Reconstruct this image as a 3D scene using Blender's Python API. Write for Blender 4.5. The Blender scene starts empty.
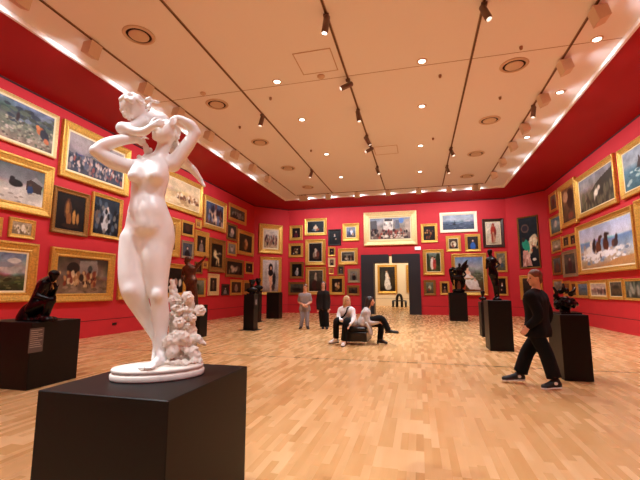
import bpy, math, random
import numpy as np
from mathutils import Vector, Matrix

random.seed(4)
C = bpy.context.scene.collection
# ------------------------------------------------------------------ camera model
F = 383.0; PITCH = math.radians(7.426); YAW = math.radians(14.35); H = 1.36
cp, sp, cy_, sy_ = math.cos(PITCH), math.sin(PITCH), math.cos(YAW), math.sin(YAW)
EYE = np.array([0, 0, H])

def ray(px, py):
    x = (px - 320) / F; z = -(py - 240) / F
    y, z = cp - sp * z, sp + cp * z
    return np.array([cy_ * x - sy_ * y, sy_ * x + cy_ * y, z])
def on_plane(px, py, p0, n):
    d = ray(px, py); t = np.dot(np.asarray(p0) - EYE, n) / np.dot(d, n)
    return EYE + d * t
def on_z(px, py, z): return on_plane(px, py, (0, 0, z), np.array([0, 0, 1.0]))
def on_y(px, py, y): return on_plane(px, py, (0, y, 0), np.array([0, 1.0, 0]))
def on_x(px, py, x): return on_plane(px, py, (x, 0, 0), np.array([1.0, 0, 0]))

cam = bpy.data.cameras.new('camera'); cam.sensor_width = 36; cam.lens = 36 * F / 640
cam.clip_start = 0.05; cam.clip_end = 200
camo = bpy.data.objects.new('camera', cam); C.objects.link(camo)
camo.location = (0, 0, H); camo.rotation_euler = (math.pi / 2 + PITCH, 0, YAW)
bpy.context.scene.camera = camo

# ------------------------------------------------------------------ room dimensions (metres)
XL, XR, YB, YF = -9.26, 6.25, 22.24, -7.0
ZS, ZC = 6.32, 6.40
SXL, SXR, SYB = -7.11, 4.21, 19.87          # inner edge of the red soffit
LCH = ((XL, 20.55), (-7.70, YB))              # chamfered corners of the plan
RCH = ((4.70, YB), (XR, 20.75))

# ------------------------------------------------------------------ materials
def s2l(c):
    if isinstance(c, str):
        c = c.lstrip('#'); c = [int(c[i:i + 2], 16) / 255 for i in (0, 2, 4)]
    return tuple(x / 12.92 if x <= .04045 else ((x + .055) / 1.055) ** 2.4 for x in c)
def mat(name, col, rough=.5, metal=0.0, spec=.5, noise=0.0, nscale=8, bump=0.0, bscale=60, emit=None, estr=0, coat=0, sss=0):
    m = bpy.data.materials.new(name); m.use_nodes = True
    nt = m.node_tree; b = nt.nodes['Principled BSDF']
    c = s2l(col)
    b.inputs['Base Color'].default_value = (*c, 1)
    b.inputs['Roughness'].default_value = rough; b.inputs['Metallic'].default_value = metal
    b.inputs['Specular IOR Level'].default_value = spec
    if coat: b.inputs['Coat Weight'].default_value = coat
    if sss:
        b.inputs['Subsurface Weight'].default_value = sss; b.inputs['Subsurface Radius'].default_value = (.02, .012, .008)
    tc = nt.nodes.new('ShaderNodeTexCoord')
    if noise:
        n = nt.nodes.new('ShaderNodeTexNoise'); n.inputs['Scale'].default_value = nscale; n.inputs['Detail'].default_value = 4
        nt.links.new(tc.outputs['Object'], n.inputs['Vector'])
        r = nt.nodes.new('ShaderNodeValToRGB')
        r.color_ramp.elements[0].position = .3; r.color_ramp.elements[1].position = .7
        r.color_ramp.elements[0].color = (*[x * (1 - noise) for x in c], 1)
        r.color_ramp.elements[1].color = (*[min(1, x * (1 + noise)) for x in c], 1)
        nt.links.new(n.outputs['Fac'], r.inputs['Fac']); nt.links.new(r.outputs['Color'], b.inputs['Base Color'])
    if bump:
        n2 = nt.nodes.new('ShaderNodeTexNoise'); n2.inputs['Scale'].default_value = bscale; n2.inputs['Detail'].default_value = 3
        nt.links.new(tc.outputs['Object'], n2.inputs['Vector'])
        bp = nt.nodes.new('ShaderNodeBump'); bp.inputs['Strength'].default_value = bump; bp.inputs['Distance'].default_value = .02
        nt.links.new(n2.outputs['Fac'], bp.inputs['Height']); nt.links.new(bp.outputs['Normal'], b.inputs['Normal'])
    if emit:
        b.inputs['Emission Color'].default_value = (*s2l(emit), 1); b.inputs['Emission Strength'].default_value = estr
    return m
M = {}
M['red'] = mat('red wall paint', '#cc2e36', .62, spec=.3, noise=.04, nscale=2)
M['soffit'] = mat('shade darkened soffit red', '#a50c12', .6, spec=.3)  # same paint as the walls, with the soffit's shade put into the colour
M['ceil'] = mat('white ceiling paint', '#f7f4f3', .8, spec=.2)
M['lip'] = mat('white lip paint', '#f6f0ea', .6)
M['dark'] = mat('dark groove', '#3a1210', .8)
M['track'] = mat('bronze track metal', '#a07c60', .5, .1)
M['spot'] = mat('brown spotlight metal', '#7a665a', .4, .4)
M['fix'] = mat('beige fixture metal', '#e2d0bc', .6)
M['fixin'] = mat('fixture reflector', '#fff1de', .4, emit='#fff0dc', estr=3.0)
M['lamp'] = mat('lamp lens', '#ffffff', .3, emit='#fff2e0', estr=18)
M['vent'] = mat('vent enamel', '#dcc6ae', .6)
M['ventd'] = mat('vent slot', '#2a201a', .8)
M['ped'] = mat('black brown pedestal paint', '#0a0606', .45, spec=.25, noise=.15, nscale=3)
M['pedtop'] = mat('charcoal pedestal top', '#1d1719', .45, spec=.4)
M['marble'] = mat('white marble', '#f1f3f1', .38, spec=.45, noise=.03, nscale=9)
M['marbleold'] = mat('veined cream marble', '#e8e0d4', .5, spec=.4, noise=.12, nscale=14)
M['bronze'] = mat('black bronze', '#1c1717', .26, .75, noise=.4, nscale=12)
M['bronzebr'] = mat('brown bronze', '#5b3420', .35, .6, noise=.4, nscale=10)
M['gold'] = mat('gilt frame', '#d9a94e', .36, .55, noise=.22, nscale=25, bump=.35, bscale=70)
M['goldp'] = mat('pale gilt frame', '#ecd092', .42, .35, noise=.12, nscale=20, bump=.15, bscale=60)
M['goldd'] = mat('dark gilt frame', '#94672c', .42, .45, noise=.3, nscale=30, bump=.4, bscale=80)
M['silver'] = mat('silver gilt frame', '#9d8a68', .45, .4, noise=.2, nscale=30, bump=.3, bscale=80)
M['wood'] = mat('dark wood frame', '#3a2116', .4, noise=.3, nscale=14)
M['blackf'] = mat('black frame lacquer', '#15100f', .35)
M['whitef'] = mat('white gilt frame', '#efe2c4', .5, .1, noise=.05, nscale=20)
M['cream'] = mat('cream slip', '#ecdcae', .6, noise=.05)
M['creamwall'] = mat('cream wall paint', '#f0e0bd', .7)
M['portal'] = mat('charcoal portal panel', '#25262c', .5)
M['label'] = mat('white card', '#e9e6e2', .6)
M['labelt'] = mat('grey placard', '#5c5453', .5)
M['print'] = mat('print', '#b9b2ac', .6)
M['skin'] = mat('skin', '#d9a88c', .5, sss=.08)
M['leather'] = mat('black leather', '#17120f', .32, noise=.2, nscale=6, bump=.1, bscale=40)
M['chrome'] = mat('chrome', '#c8c2bb', .18, .95)
M['blackcloth'] = mat('black cloth', '#0a090a', .9, spec=.25, noise=.2, nscale=20)
M['coat'] = mat('charcoal coat cloth', '#1d1917', .9, spec=.25, noise=.15, nscale=20)
M['greycloth'] = mat('grey cloth', '#8f8785', .85, noise=.08, nscale=20)
M['jeans'] = mat('grey blue denim', '#8b8a94', .85, noise=.12, nscale=25)
M['white'] = mat('white cloth', '#e8e6e4', .8, noise=.06, nscale=15)
M['knit'] = mat('pale grey knit', '#bdb7b2', .85, noise=.14, nscale=30)
M['blond'] = mat('blond hair', '#b99868', .55, noise=.25, nscale=40, bump=.4, bscale=90)
M['brownhair'] = mat('dark brown hair', '#2a1a13', .5, noise=.3, nscale=40, bump=.4, bscale=90)
M['midhair'] = mat('light brown hair', '#6e4630', .5, noise=.3, nscale=40, bump=.4, bscale=90)
M['shoewhite'] = mat('white leather', '#f4f4f2', .5)
M['shoeblack'] = mat('black shoe canvas', '#121012', .6)
M['rubber'] = mat('white rubber', '#e8e2d8', .6)
M['eye'] = mat('dark eye', '#1a1010', .3)
M['lips'] = mat('lips', '#b06058', .5)

def canvas_mat():
    m = bpy.data.materials.new('oil paint'); m.use_nodes = True
    nt = m.node_tree; b = nt.nodes['Principled BSDF']
    a = nt.nodes.new('ShaderNodeVertexColor'); a.layer_name = 'paint'
    nt.links.new(a.outputs['Color'], b.inputs['Base Color'])
    b.inputs['Roughness'].default_value = .5; b.inputs['Specular IOR Level'].default_value = .25
    return m
M['canvas'] = canvas_mat()

def floor_mat():
    m = bpy.data.materials.new('parquet'); m.use_nodes = True
    nt = m.node_tree; L = nt.links.new; b = nt.nodes['Principled BSDF']
    N = lambda t: nt.nodes.new('ShaderNode' + t)
    def math_(op, a, bb=None):
        n = N('Math'); n.operation = op
        for i, v in enumerate((a, bb)):
            if v is None: continue
            if isinstance(v, (int, float)): n.inputs[i].default_value = v
            else: L(v, n.inputs[i])
        return n.outputs[0]
    tc = N('TexCoord'); sx = N('SeparateXYZ'); L(tc.outputs['Object'], sx.inputs[0])
    x, y = sx.outputs[0], sx.outputs[1]
    WS, LS = .066, .40                                   # strip width, strip length
    col = math_('FLOOR', math_('DIVIDE', x, WS))
    trip = math_('FLOOR', math_('DIVIDE', x, WS * 3))    # three strips to a board
    wn = N('TexWhiteNoise'); wn.noise_dimensions = '1D'; L(trip, wn.inputs['W'])
    wn1 = N('TexWhiteNoise'); wn1.noise_dimensions = '1D'; L(math_('ADD', col, 77.3), wn1.inputs['W'])
    off = math_('ADD', math_('MULTIPLY', wn.outputs['Value'], .22), math_('MULTIPLY', math_('FLOOR', math_('MULTIPLY', wn1.outputs['Value'], 2)), LS * .5))
    row = math_('FLOOR', math_('DIVIDE', math_('ADD', y, off), LS))
    cb = N('CombineXYZ'); L(col, cb.inputs[0]); L(row, cb.inputs[1])
    w2 = N('TexWhiteNoise'); w2.noise_dimensions = '2D'; L(cb.outputs[0], w2.inputs['Vector'])
    cb2 = N('CombineXYZ'); L(trip, cb2.inputs[0]); L(row, cb2.inputs[1])
    w3 = N('TexWhiteNoise'); w3.noise_dimensions = '2D'; L(cb2.outputs[0], w3.inputs['Vector'])
    big = N('TexNoise'); big.inputs['Scale'].default_value = .35; L(tc.outputs['Object'], big.inputs['Vector'])
    grain = N('TexNoise'); grain.inputs['Scale'].default_value = 1; grain.inputs['Detail'].default_value = 4
    mp = N('Mapping'); mp.inputs['Scale'].default_value = (70, 3.5, 1); L(tc.outputs['Object'], mp.inputs[0]); L(mp.outputs[0], grain.inputs['Vector'])
    v = math_('ADD', math_('ADD', math_('MULTIPLY', w2.outputs['Value'], .38), math_('MULTIPLY', w3.outputs['Value'], .26)),
              math_('ADD', math_('MULTIPLY', grain.outputs['Fac'], .26), math_('MULTIPLY', math_('SUBTRACT', big.outputs['Fac'], .5), .3)))
    r = N('ValToRGB'); e = r.color_ramp.elements
    e[0].position = .12; e[0].color = (*s2l('#c08c58'), 1); e[1].position = .95; e[1].color = (*s2l('#e8c493'), 1)
    for p, c in ((.3, '#ca9962'), (.55, '#d5a671'), (.75, '#deb27f')):
        k = e.new(p); k.color = (*s2l(c), 1)
    L(v, r.inputs['Fac'])
    # the straight expansion joint across the room
    jn = math_('LESS_THAN', math_('ABSOLUTE', math_('SUBTRACT', y, 7.66)), .021)
    mx = N('Mix'); mx.data_type = 'RGBA'; L(jn, mx.inputs['Factor']); L(r.outputs['Color'], mx.inputs['A']); mx.inputs['B'].default_value = (*s2l('#33241a'), 1)
    L(mx.outputs['Result'], b.inputs['Base Color'])
    b.inputs['Roughness'].default_value = .33; b.inputs['Specular IOR Level'].default_value = .4
    rr = N('MapRange'); rr.inputs['To Min'].default_value = .20; rr.inputs['To Max'].default_value = .34
    L(w2.outputs['Value'], rr.inputs['Value']); L(rr.outputs['Result'], b.inputs['Roughness'])
    return m
M['floor'] = floor_mat()

# ------------------------------------------------------------------ object helpers
def link(name, verts, faces, m, parent=None, smooth=False):
    me = bpy.data.meshes.new(name)
    if isinstance(verts, np.ndarray): verts = verts.tolist()
    if isinstance(faces, np.ndarray): faces = faces.tolist()
    me.from_pydata(verts, [], faces); me.update()
    me.materials.append(M[m] if isinstance(m, str) else m)
    if smooth: me.polygons.foreach_set('use_smooth', [True] * len(me.polygons))
    o = bpy.data.objects.new(name, me); C.objects.link(o)
    if parent: o.parent = parent
    return o
def tag(o, label, cat, group=None, kind=None):
    if label: o['label'] = label
    if cat: o['category'] = cat
    if group: o['group'] = group
    if kind: o['kind'] = kind
    return o
def thing(name, loc, label, cat, group=None, rz=0):
    o = bpy.data.objects.new(name, None); C.objects.link(o); o.empty_display_size = .1
    o.location = loc; o.rotation_euler = (0, 0, rz)
    return tag(o, label, cat, group)
def struct(name, v, f, m, smooth=False):
    o = link(name, v, f, m, smooth=smooth); o['kind'] = 'structure'; return o
class MB:
    def __init__(s): s.v = []; s.f = []
    def add(s, v, f):
        k = len(s.v); s.v += [tuple(map(float, p)) for p in v]; s.f += [tuple(i + k for i in q) for q in f]; return s
    def box(s, x0, x1, y0, y1, z0, z1, b=0.0):
        if b <= 0:
            v = [(x, y, z) for z in (z0, z1) for y in (y0, y1) for x in (x0, x1)]
            return s.add(v, [(0, 2, 3, 1), (4, 5, 7, 6), (0, 1, 5, 4), (2, 6, 7, 3), (0, 4, 6, 2), (1, 3, 7, 5)])
        rings = []
        for z, i in ((z0, b), (z0 + b, 0), (z1 - b, 0), (z1, b)):
            a0, a1, c0, c1 = x0 + i, x1 - i, y0 + i, y1 - i
            rings.append([(a0 + b, c0, z), (a1 - b, c0, z), (a1, c0 + b, z), (a1, c1 - b, z), (a1 - b, c1, z), (a0 + b, c1, z), (a0, c1 - b, z), (a0, c0 + b, z)])
        return s.rings(rings)
    def rings(s, rs, cap0=True, cap1=True):
        n = len(rs[0]); v = [p for r in rs for p in r]; f = []
        for k in range(len(rs) - 1):
            for i in range(n):
                j = (i + 1) % n; f.append((k * n + i, k * n + j, (k + 1) * n + j, (k + 1) * n + i))
        if cap0: f.append(tuple(reversed(range(n))))
        if cap1: f.append(tuple((len(rs) - 1) * n + i for i in range(n)))
        return s.add(v, f)
    def lathe(s, prof, c=(0, 0, 0), n=32, sx=1, sy=1, rot=0, cap=True):
        rs = []
        for r, z in prof:
            q = []
            for i in range(n):
                a = 2 * math.pi * i / n; x, y = r * sx * math.cos(a), r * sy * math.sin(a)
                q.append((c[0] + x * math.cos(rot) - y * math.sin(rot), c[1] + x * math.sin(rot) + y * math.cos(rot), c[2] + z))
            rs.append(q)
        return s.rings(rs, cap, cap)
    def tube(s, pts, r, n=8):
        pts = [Vector(p) for p in pts]; rs = []
        if not hasattr(r, '__len__'): r = [r] * len(pts)
        up = None
        for i, p in enumerate(pts):
            t = (pts[min(i + 1, len(pts) - 1)] - pts[max(i - 1, 0)]).normalized()
            if up is None: up = t.orthogonal().normalized()
            up = (up - t * up.dot(t)).normalized(); w = t.cross(up)
            rs.append([tuple(p + (up * math.cos(2 * math.pi * k / n) + w * math.sin(2 * math.pi * k / n)) * r[i]) for k in range(n)])
        return s.rings(rs)
    def build(s, name, m, parent=None, smooth=False): return link(name, s.v, s.f, m, parent, smooth)

# ------------------------------------------------------------------ sculpting: smooth-blended solids, meshed with surface nets
class Sculpt:
    def __init__(s, vox): s.vox = vox; s.ops = []; s.lo = np.full(3, 1e9); s.hi = -s.lo
    def _grow(s, a, r): a = np.asarray(a, float); s.lo = np.minimum(s.lo, a - r); s.hi = np.maximum(s.hi, a + r)
    def cone(s, a, b, ra, rb=None, k=.02, cut=False):
        rb = ra if rb is None else rb; a = np.asarray(a, float); b = np.asarray(b, float)
        if not cut: s._grow(a, ra); s._grow(b, rb)
        m = max(ra, rb)
        s.ops.append(('c', a, b, ra, rb, k, cut, np.minimum(a, b) - m, np.maximum(a, b) + m)); return s
    def chain(s, pts, rs, k=.02, squash=None, sub=9):
        """A limb: a smooth curve through PTS whose radius follows RS; SQUASH = (axis, factor) flattens it along that axis."""
        P = np.array([np.asarray(p, float) for p in pts]); r = np.array(rs, float); n = len(P)
        if n > 2:
            Q, q = [], []
            for i in range(n - 1):
                p0, p1, p2, p3 = P[max(i - 1, 0)], P[i], P[i + 1], P[min(i + 2, n - 1)]; a0, a1, a2, a3 = r[max(i - 1, 0)], r[i], r[i + 1], r[min(i + 2, n - 1)]
                for t in np.arange(sub) / sub:
                    f = lambda w, x, y, z: .5 * (2 * x + (y - w) * t + (2 * w - 5 * x + 4 * y - z) * t * t + (3 * x - w - 3 * y + z) * t ** 3)
                    Q.append(f(p0, p1, p2, p3)); q.append(f(a0, a1, a2, a3))
            P = np.array(Q + [P[-1]]); r = np.array(q + [r[-1]])
        m = r.max()
        for p_, r_ in zip(P, r): s._grow(p_, r_)
        s.ops.append(('C', P, r, squash, None, k, False, P.min(0) - m, P.max(0) + m)); return s
    def ell(s, c, r, R=None, k=.02, cut=False):
        c = np.asarray(c, float); r = np.asarray(r, float) * np.ones(3); m = r.max()
        R = np.eye(3) if R is None else np.asarray(R, float)      # rows: the three axes
        if not cut: s._grow(c, m)
        s.ops.append(('e', c, r, R, None, k, cut, c - m, c + m)); return s
    def above(s, p, n):                                           # keep what lies on the side n points to
        s.ops.append(('h', np.asarray(p, float), np.asarray(n, float))); return s
    def mesh(s):
        h = s.vox; lo = s.lo - 4 * h; n = np.ceil((s.hi - lo) / h).astype(int) + 5
        g = np.full(n, 1.0, np.float32)
        ax = [(lo[i] + h * np.arange(n[i])).astype(np.float32) for i in range(3)]
        for op in s.ops:
            if op[0] == 'h':
                p, nn = op[1], op[2]
                d = -((ax[0] - p[0])[:, None, None] * nn[0] + (ax[1] - p[1])[None, :, None] * nn[1] + (ax[2] - p[2])[None, None, :] * nn[2])
                g = np.maximum(g, d.astype(np.float32)); continue
            k = op[5]; cut = op[6]; i0 = np.maximum(np.floor((op[7] - k - 3 * h - lo) / h).astype(int), 0); i1 = np.minimum(np.ceil((op[8] + k + 3 * h - lo) / h).astype(int) + 1, n)
            if (i1 <= i0).any(): continue
            sl = tuple(slice(a, b) for a, b in zip(i0, i1))
            X = ax[0][sl[0]][:, None, None]; Y = ax[1][sl[1]][None, :, None]; Z = ax[2][sl[2]][None, None, :]
            if op[0] == 'C':
                P, rr, sq = op[1:4]; d = None
                if sq is not None:
                    ax_, fc_ = np.asarray(sq[0], float), 1 / sq[1] - 1
                    dt = (X * ax_[0] + Y * ax_[1] + Z * ax_[2]) * fc_; X = X + ax_[0] * dt; Y = Y + ax_[1] * dt; Z = Z + ax_[2] * dt
                    P = P + np.outer(P @ ax_, ax_) * fc_
                for i in range(len(P) - 1):
                    a, ba = P[i], P[i + 1] - P[i]; L2 = max(float(ba @ ba), 1e-12)
                    t = np.clip(((X - a[0]) * ba[0] + (Y - a[1]) * ba[1] + (Z - a[2]) * ba[2]) / L2, 0, 1)
                    dd = np.sqrt((X - a[0] - t * ba[0]) ** 2 + (Y - a[1] - t * ba[1]) ** 2 + (Z - a[2] - t * ba[2]) ** 2) - (rr[i] + (rr[i + 1] - rr[i]) * t)
                    d = dd if d is None else np.minimum(d, dd)
                if sq is not None: d = d * (.5 + .5 * sq[1])
            elif op[0] == 'c':
                a, b, ra, rb = op[1:5]; ba = b - a; L2 = max(float(ba @ ba), 1e-12)
                t = np.clip(((X - a[0]) * ba[0] + (Y - a[1]) * ba[1] + (Z - a[2]) * ba[2]) / L2, 0, 1)
                d = np.sqrt((X - a[0] - t * ba[0]) ** 2 + (Y - a[1] - t * ba[1]) ** 2 + (Z - a[2] - t * ba[2]) ** 2) - (ra + (rb - ra) * t)
            else:
                c, r, R = op[1:4]; q = [((X - c[0]) * R[i][0] + (Y - c[1]) * R[i][1] + (Z - c[2]) * R[i][2]) for i in range(3)]
                k0 = np.sqrt(sum((q[i] / r[i]) ** 2 for i in range(3))); k1 = np.sqrt(sum((q[i] / r[i] ** 2) ** 2 for i in range(3))) + 1e-9
                d = k0 * (k0 - 1) / k1
            d = d.astype(np.float32); cur = g[sl]
            if cut: cur = -cur
            hh = np.maximum(k - np.abs(cur - d), 0) / max(k, 1e-6)
            new = np.minimum(cur, d) - hh * hh * k * .25
            g[sl] = -new if cut else new
        return nets(g, lo, h)
    def build(s, name, m, parent=None, smooth=2, rough=None):
        v, f = s.mesh(); v = relax(v, f, smooth)
        if rough: v = roughen(v, f, *rough)
        if parent is not None:
            v = v - np.array(parent.location)
        return link(name, v, f, m, parent, True)
def relax(v, f, n):
    a = np.concatenate([f[:, 0], f[:, 1], f[:, 2], f[:, 3]]); b = np.concatenate([f[:, 1], f[:, 2], f[:, 3], f[:, 0]])
    deg = np.bincount(a, minlength=len(v)) + np.bincount(b, minlength=len(v)); deg = np.maximum(deg, 1)[:, None]
    for _ in range(n):
        q = np.stack([np.bincount(a, v[b, i], len(v)) + np.bincount(b, v[a, i], len(v)) for i in range(3)], 1) / deg
        v = v * .45 + q * .55
    return v
def roughen(v, f, amp, sc):
    from mathutils import noise
    n = np.cross(v[f[:, 2]] - v[f[:, 0]], v[f[:, 3]] - v[f[:, 1]]); N = np.stack([sum(np.bincount(f[:, k], n[:, i], len(v)) for k in range(4)) for i in range(3)], 1)
    N /= np.linalg.norm(N, axis=1)[:, None] + 1e-12
    d = np.array([noise.noise(Vector(p) * sc) + .5 * noise.noise(Vector(p) * sc * 2.3) - .3 * abs(noise.noise(Vector(p) * sc * 1.1)) for p in v])
    return v + N * (d * amp)[:, None]
def nets(g, lo, h):
    ins = g < 0
    n = np.array(g.shape)
    cnt = np.zeros(n - 1, np.int8); pos = np.zeros((*(n - 1), 3), np.float32); ne = np.zeros(n - 1, np.float32)
    cs = [(i, j, k) for i in (0, 1) for j in (0, 1) for k in (0, 1)]
    S = lambda c: tuple(slice(c[i], n[i] - 1 + c[i]) for i in range(3))
    for c in cs: cnt += ins[S(c)]
    act = (cnt > 0) & (cnt < 8)
    idx = np.argwhere(act); nv = len(idx)
    P = np.zeros((nv, 3)); W = np.zeros(nv)
    for c in cs:
        for a in range(3):
            if c[a]: continue
            e = list(c); e[a] = 1
            g0 = g[idx[:, 0] + c[0], idx[:, 1] + c[1], idx[:, 2] + c[2]]; g1 = g[idx[:, 0] + e[0], idx[:, 1] + e[1], idx[:, 2] + e[2]]
            x = (g0 < 0) != (g1 < 0)
            t = np.where(x, g0 / np.where(x, g0 - g1, 1), 0)
            q = np.tile(np.array(c, float), (nv, 1)); q[:, a] += t
            P[x] += q[x]; W[x] += 1
    V = (idx + P / np.maximum(W, 1)[:, None]) * h + lo
    num = np.full(n - 1, -1, np.int64); num[act] = np.arange(nv)
    faces = []
    for a in range(3):
        b, c = (a + 1) % 3, (a + 2) % 3
        s0 = [slice(None)] * 3; s1 = [slice(None)] * 3; s0[a] = slice(0, -1); s1[a] = slice(1, None)
        A, B = ins[tuple(s0)], ins[tuple(s1)]
        e = np.argwhere(A != B)
        ok = (e[:, b] > 0) & (e[:, c] > 0) & (e[:, b] < n[b] - 1) & (e[:, c] < n[c] - 1); e = e[ok]
        fl = A[e[:, 0], e[:, 1], e[:, 2]]
        def at(db, dc):
            q = e.copy(); q[:, b] -= db; q[:, c] -= dc; return num[q[:, 0], q[:, 1], q[:, 2]]
        q = np.stack([at(1, 1), at(0, 1), at(0, 0), at(1, 0)], 1)
        q[~fl] = q[~fl][:, ::-1]
        faces.append(q)
    Fq = np.concatenate(faces); Fq = Fq[(Fq >= 0).all(1)]
    return V, Fq
def unit(v): v = np.asarray(v, float); return v / np.linalg.norm(v)
def axes(f, up=(0, 0, 1)):
    f = unit(f); r = unit(np.cross(f, up)); u = np.cross(r, f); return np.array([r, f, u])
EXPO=-1.12
# ------------------------------------------------------------------ the room
mb = MB(); mb.box(XL - 1, XR + 1, YF - 1, 36, -.1, 0); struct('floor', mb.v, mb.f, 'floor')
T = .25
mb = MB(); mb.box(XL - T, XL, YF, LCH[0][1], 0, ZC + .1); struct('wall_left', mb.v, mb.f, 'red')
mb = MB(); mb.box(XR, XR + T, YF, RCH[1][1], 0, ZC + .1); struct('wall_right', mb.v, mb.f, 'red')
mb = MB(); mb.box(XL - T, XR + T, YF - T, YF, 0, ZC + .1); struct('wall_front', mb.v, mb.f, 'red')
DX0, DX1, DZ = on_y(361.5, 290, YB)[0], on_y(421, 290, YB)[0], on_y(391, 254.3, YB)[2]
mb = MB(); WT = .7
mb.box(LCH[1][0], DX0 + .05, YB, YB + WT, 0, ZC + .1); mb.box(DX1 - .05, RCH[0][0], YB, YB + WT, 0, ZC + .1); mb.box(DX0 + .05, DX1 - .05, YB, YB + WT, DZ - .05, ZC + .1)
struct('wall_back', mb.v, mb.f, 'red')
def slab(name, a, b, m='red'):
    a = Vector((*a, 0)); b = Vector((*b, 0)); n = Vector((-(b - a).y, (b - a).x, 0)).normalized() * T
    z = Vector((0, 0, ZC + .1))
    v = [a, b, b + n, a + n, a + z, b + z, b + n + z, a + n + z]
    struct(name, [tuple(p) for p in v], [(3, 2, 1, 0), (4, 5, 6, 7), (0, 1, 5, 4), (1, 2, 6, 5), (2, 3, 7, 6), (3, 0, 4, 7)], m)
slab('wall_back_left', LCH[0], LCH[1]); slab('wall_back_right', RCH[0], RCH[1])
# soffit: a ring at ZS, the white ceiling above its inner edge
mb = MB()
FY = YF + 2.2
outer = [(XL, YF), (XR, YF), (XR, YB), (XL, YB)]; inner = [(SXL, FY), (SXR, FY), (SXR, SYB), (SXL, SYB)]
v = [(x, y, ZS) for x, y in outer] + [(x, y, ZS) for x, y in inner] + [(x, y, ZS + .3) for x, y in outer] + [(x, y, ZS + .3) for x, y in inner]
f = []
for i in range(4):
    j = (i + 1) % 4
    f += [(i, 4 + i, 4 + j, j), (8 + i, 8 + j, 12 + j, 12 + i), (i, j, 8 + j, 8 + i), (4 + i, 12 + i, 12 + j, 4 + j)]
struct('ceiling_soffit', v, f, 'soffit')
def ring_trim(name, x0, x1, y0, y1, w, z0, z1, m):
    mb = MB(); mb.box(x0, x0 + w, y0, y1, z0, z1); mb.box(x1 - w, x1, y0, y1, z0, z1); mb.box(x0 + w, x1 - w, y1 - w, y1, z0, z1); mb.box(x0 + w, x1 - w, y0, y0 + w, z0, z1)
    return struct(name, mb.v, mb.f, m)
ring_trim('trim_1', SXL + .001, SXR - .001, FY + .001, SYB - .001, .06, ZS - .012, ZC - .001, 'lip')
mb = MB(); mb.box(SXL + .0005, SXR - .0005, FY + .0005, SYB - .0005, ZC, ZC + .15); struct('ceiling', mb.v, mb.f, 'ceil')
# the hairline joint across the ceiling, and one nearer the front
YJ = on_z(400, 68.8, ZC)[1]
JM = mat('ceiling joint', '#a98a70', .8)
for y in (YJ, YJ - 9.0):
    mb = MB(); mb.box(SXL + .07, SXR - .07, y - .01, y + .01, ZC - .0012, ZC + .02); struct('ceiling_joint', mb.v, mb.f, JM)
# groove low on the walls
def groove(name, a, b, z=.55, hh=.014):
    a = Vector((*a, z)); b = Vector((*b, z)); d = (b - a).normalized(); n = Vector((d.y, -d.x, 0)) * .004
    u = Vector((0, 0, hh)); w = -n * 3
    v = [a + n, b + n, b + n + u, a + n + u, a + w, b + w, b + w + u, a + w + u]
    struct(name, [tuple(p) for p in v], [(0, 1, 2, 3), (7, 6, 5, 4), (3, 2, 6, 7), (1, 0, 4, 5), (1, 5, 6, 2), (0, 3, 7, 4)], 'dark')
ZG = on_x(225, 308.3, XL)[2]
groove('trim_2', (XL, YF + .01), (XL, LCH[0][1]), ZG); groove('trim_3', LCH[0], LCH[1], ZG); groove('trim_4', (LCH[1][0], YB), (DX0 - .02, YB), ZG)
groove('trim_5', (DX1 + .02, YB), (RCH[0][0], YB), ZG); groove('trim_6', RCH[0], RCH[1], ZG); groove('trim_7', (XR, RCH[1][1]), (XR, YF + .01), ZG)
GP = ZS - .055  # dark strips standing in for the shade of the gap below the soffit
for i, (a, b) in enumerate((((XL, YF + .01), (XL, LCH[0][1])), LCH, ((LCH[1][0], YB), (RCH[0][0], YB)), RCH, ((XR, RCH[1][1]), (XR, YF + .01)))): groove('trim_%d' % (9 + i), a, b, GP, .05)
# charcoal portal
DI0, DI1, DIZ = on_y(374, 290, YB)[0], on_y(409, 290, YB)[0], on_y(391, 262.5, YB)[2]
g0, g1 = on_y(388.3, 258, YB)[0], on_y(391.8, 258, YB)[0]
mb = MB(); y0, y1 = YB - .07, YB + WT + .07
mb.box(DX0, DI0, y0, y1, 0, DZ); mb.box(DI1, DX1, y0, y1, 0, DZ); mb.box(DI0, g0, y0, y1, DIZ, DZ); mb.box(g1, DI1, y0, y1, DIZ, DZ)
struct('door_1', mb.v, mb.f, 'portal')
# cream gallery beyond
Y2 = 33.4
mb = MB(); mb.box(-9, 7, Y2, Y2 + .2, 0, 5); struct('wall_gallery_back', mb.v, mb.f, 'creamwall')
mb = MB(); mb.box(-9.2, -9, YB + WT, Y2, 0, 5); struct('wall_gallery_left', mb.v, mb.f, 'creamwall')
mb = MB(); mb.box(7, 7.2, YB + WT, Y2, 0, 5); struct('wall_gallery_right', mb.v, mb.f, 'creamwall')
mb = MB(); mb.box(-9, 7, YB + WT, Y2, 5, 5.2); struct('ceiling_gallery', mb.v, mb.f, 'ceil')
mb = MB(); mb.box(-9, 7, Y2 - .02, Y2, .0, .16); struct('baseboard_gallery', mb.v, mb.f, 'creamwall')
groove('trim_8', (-9, Y2), (7, Y2), .62)

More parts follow.
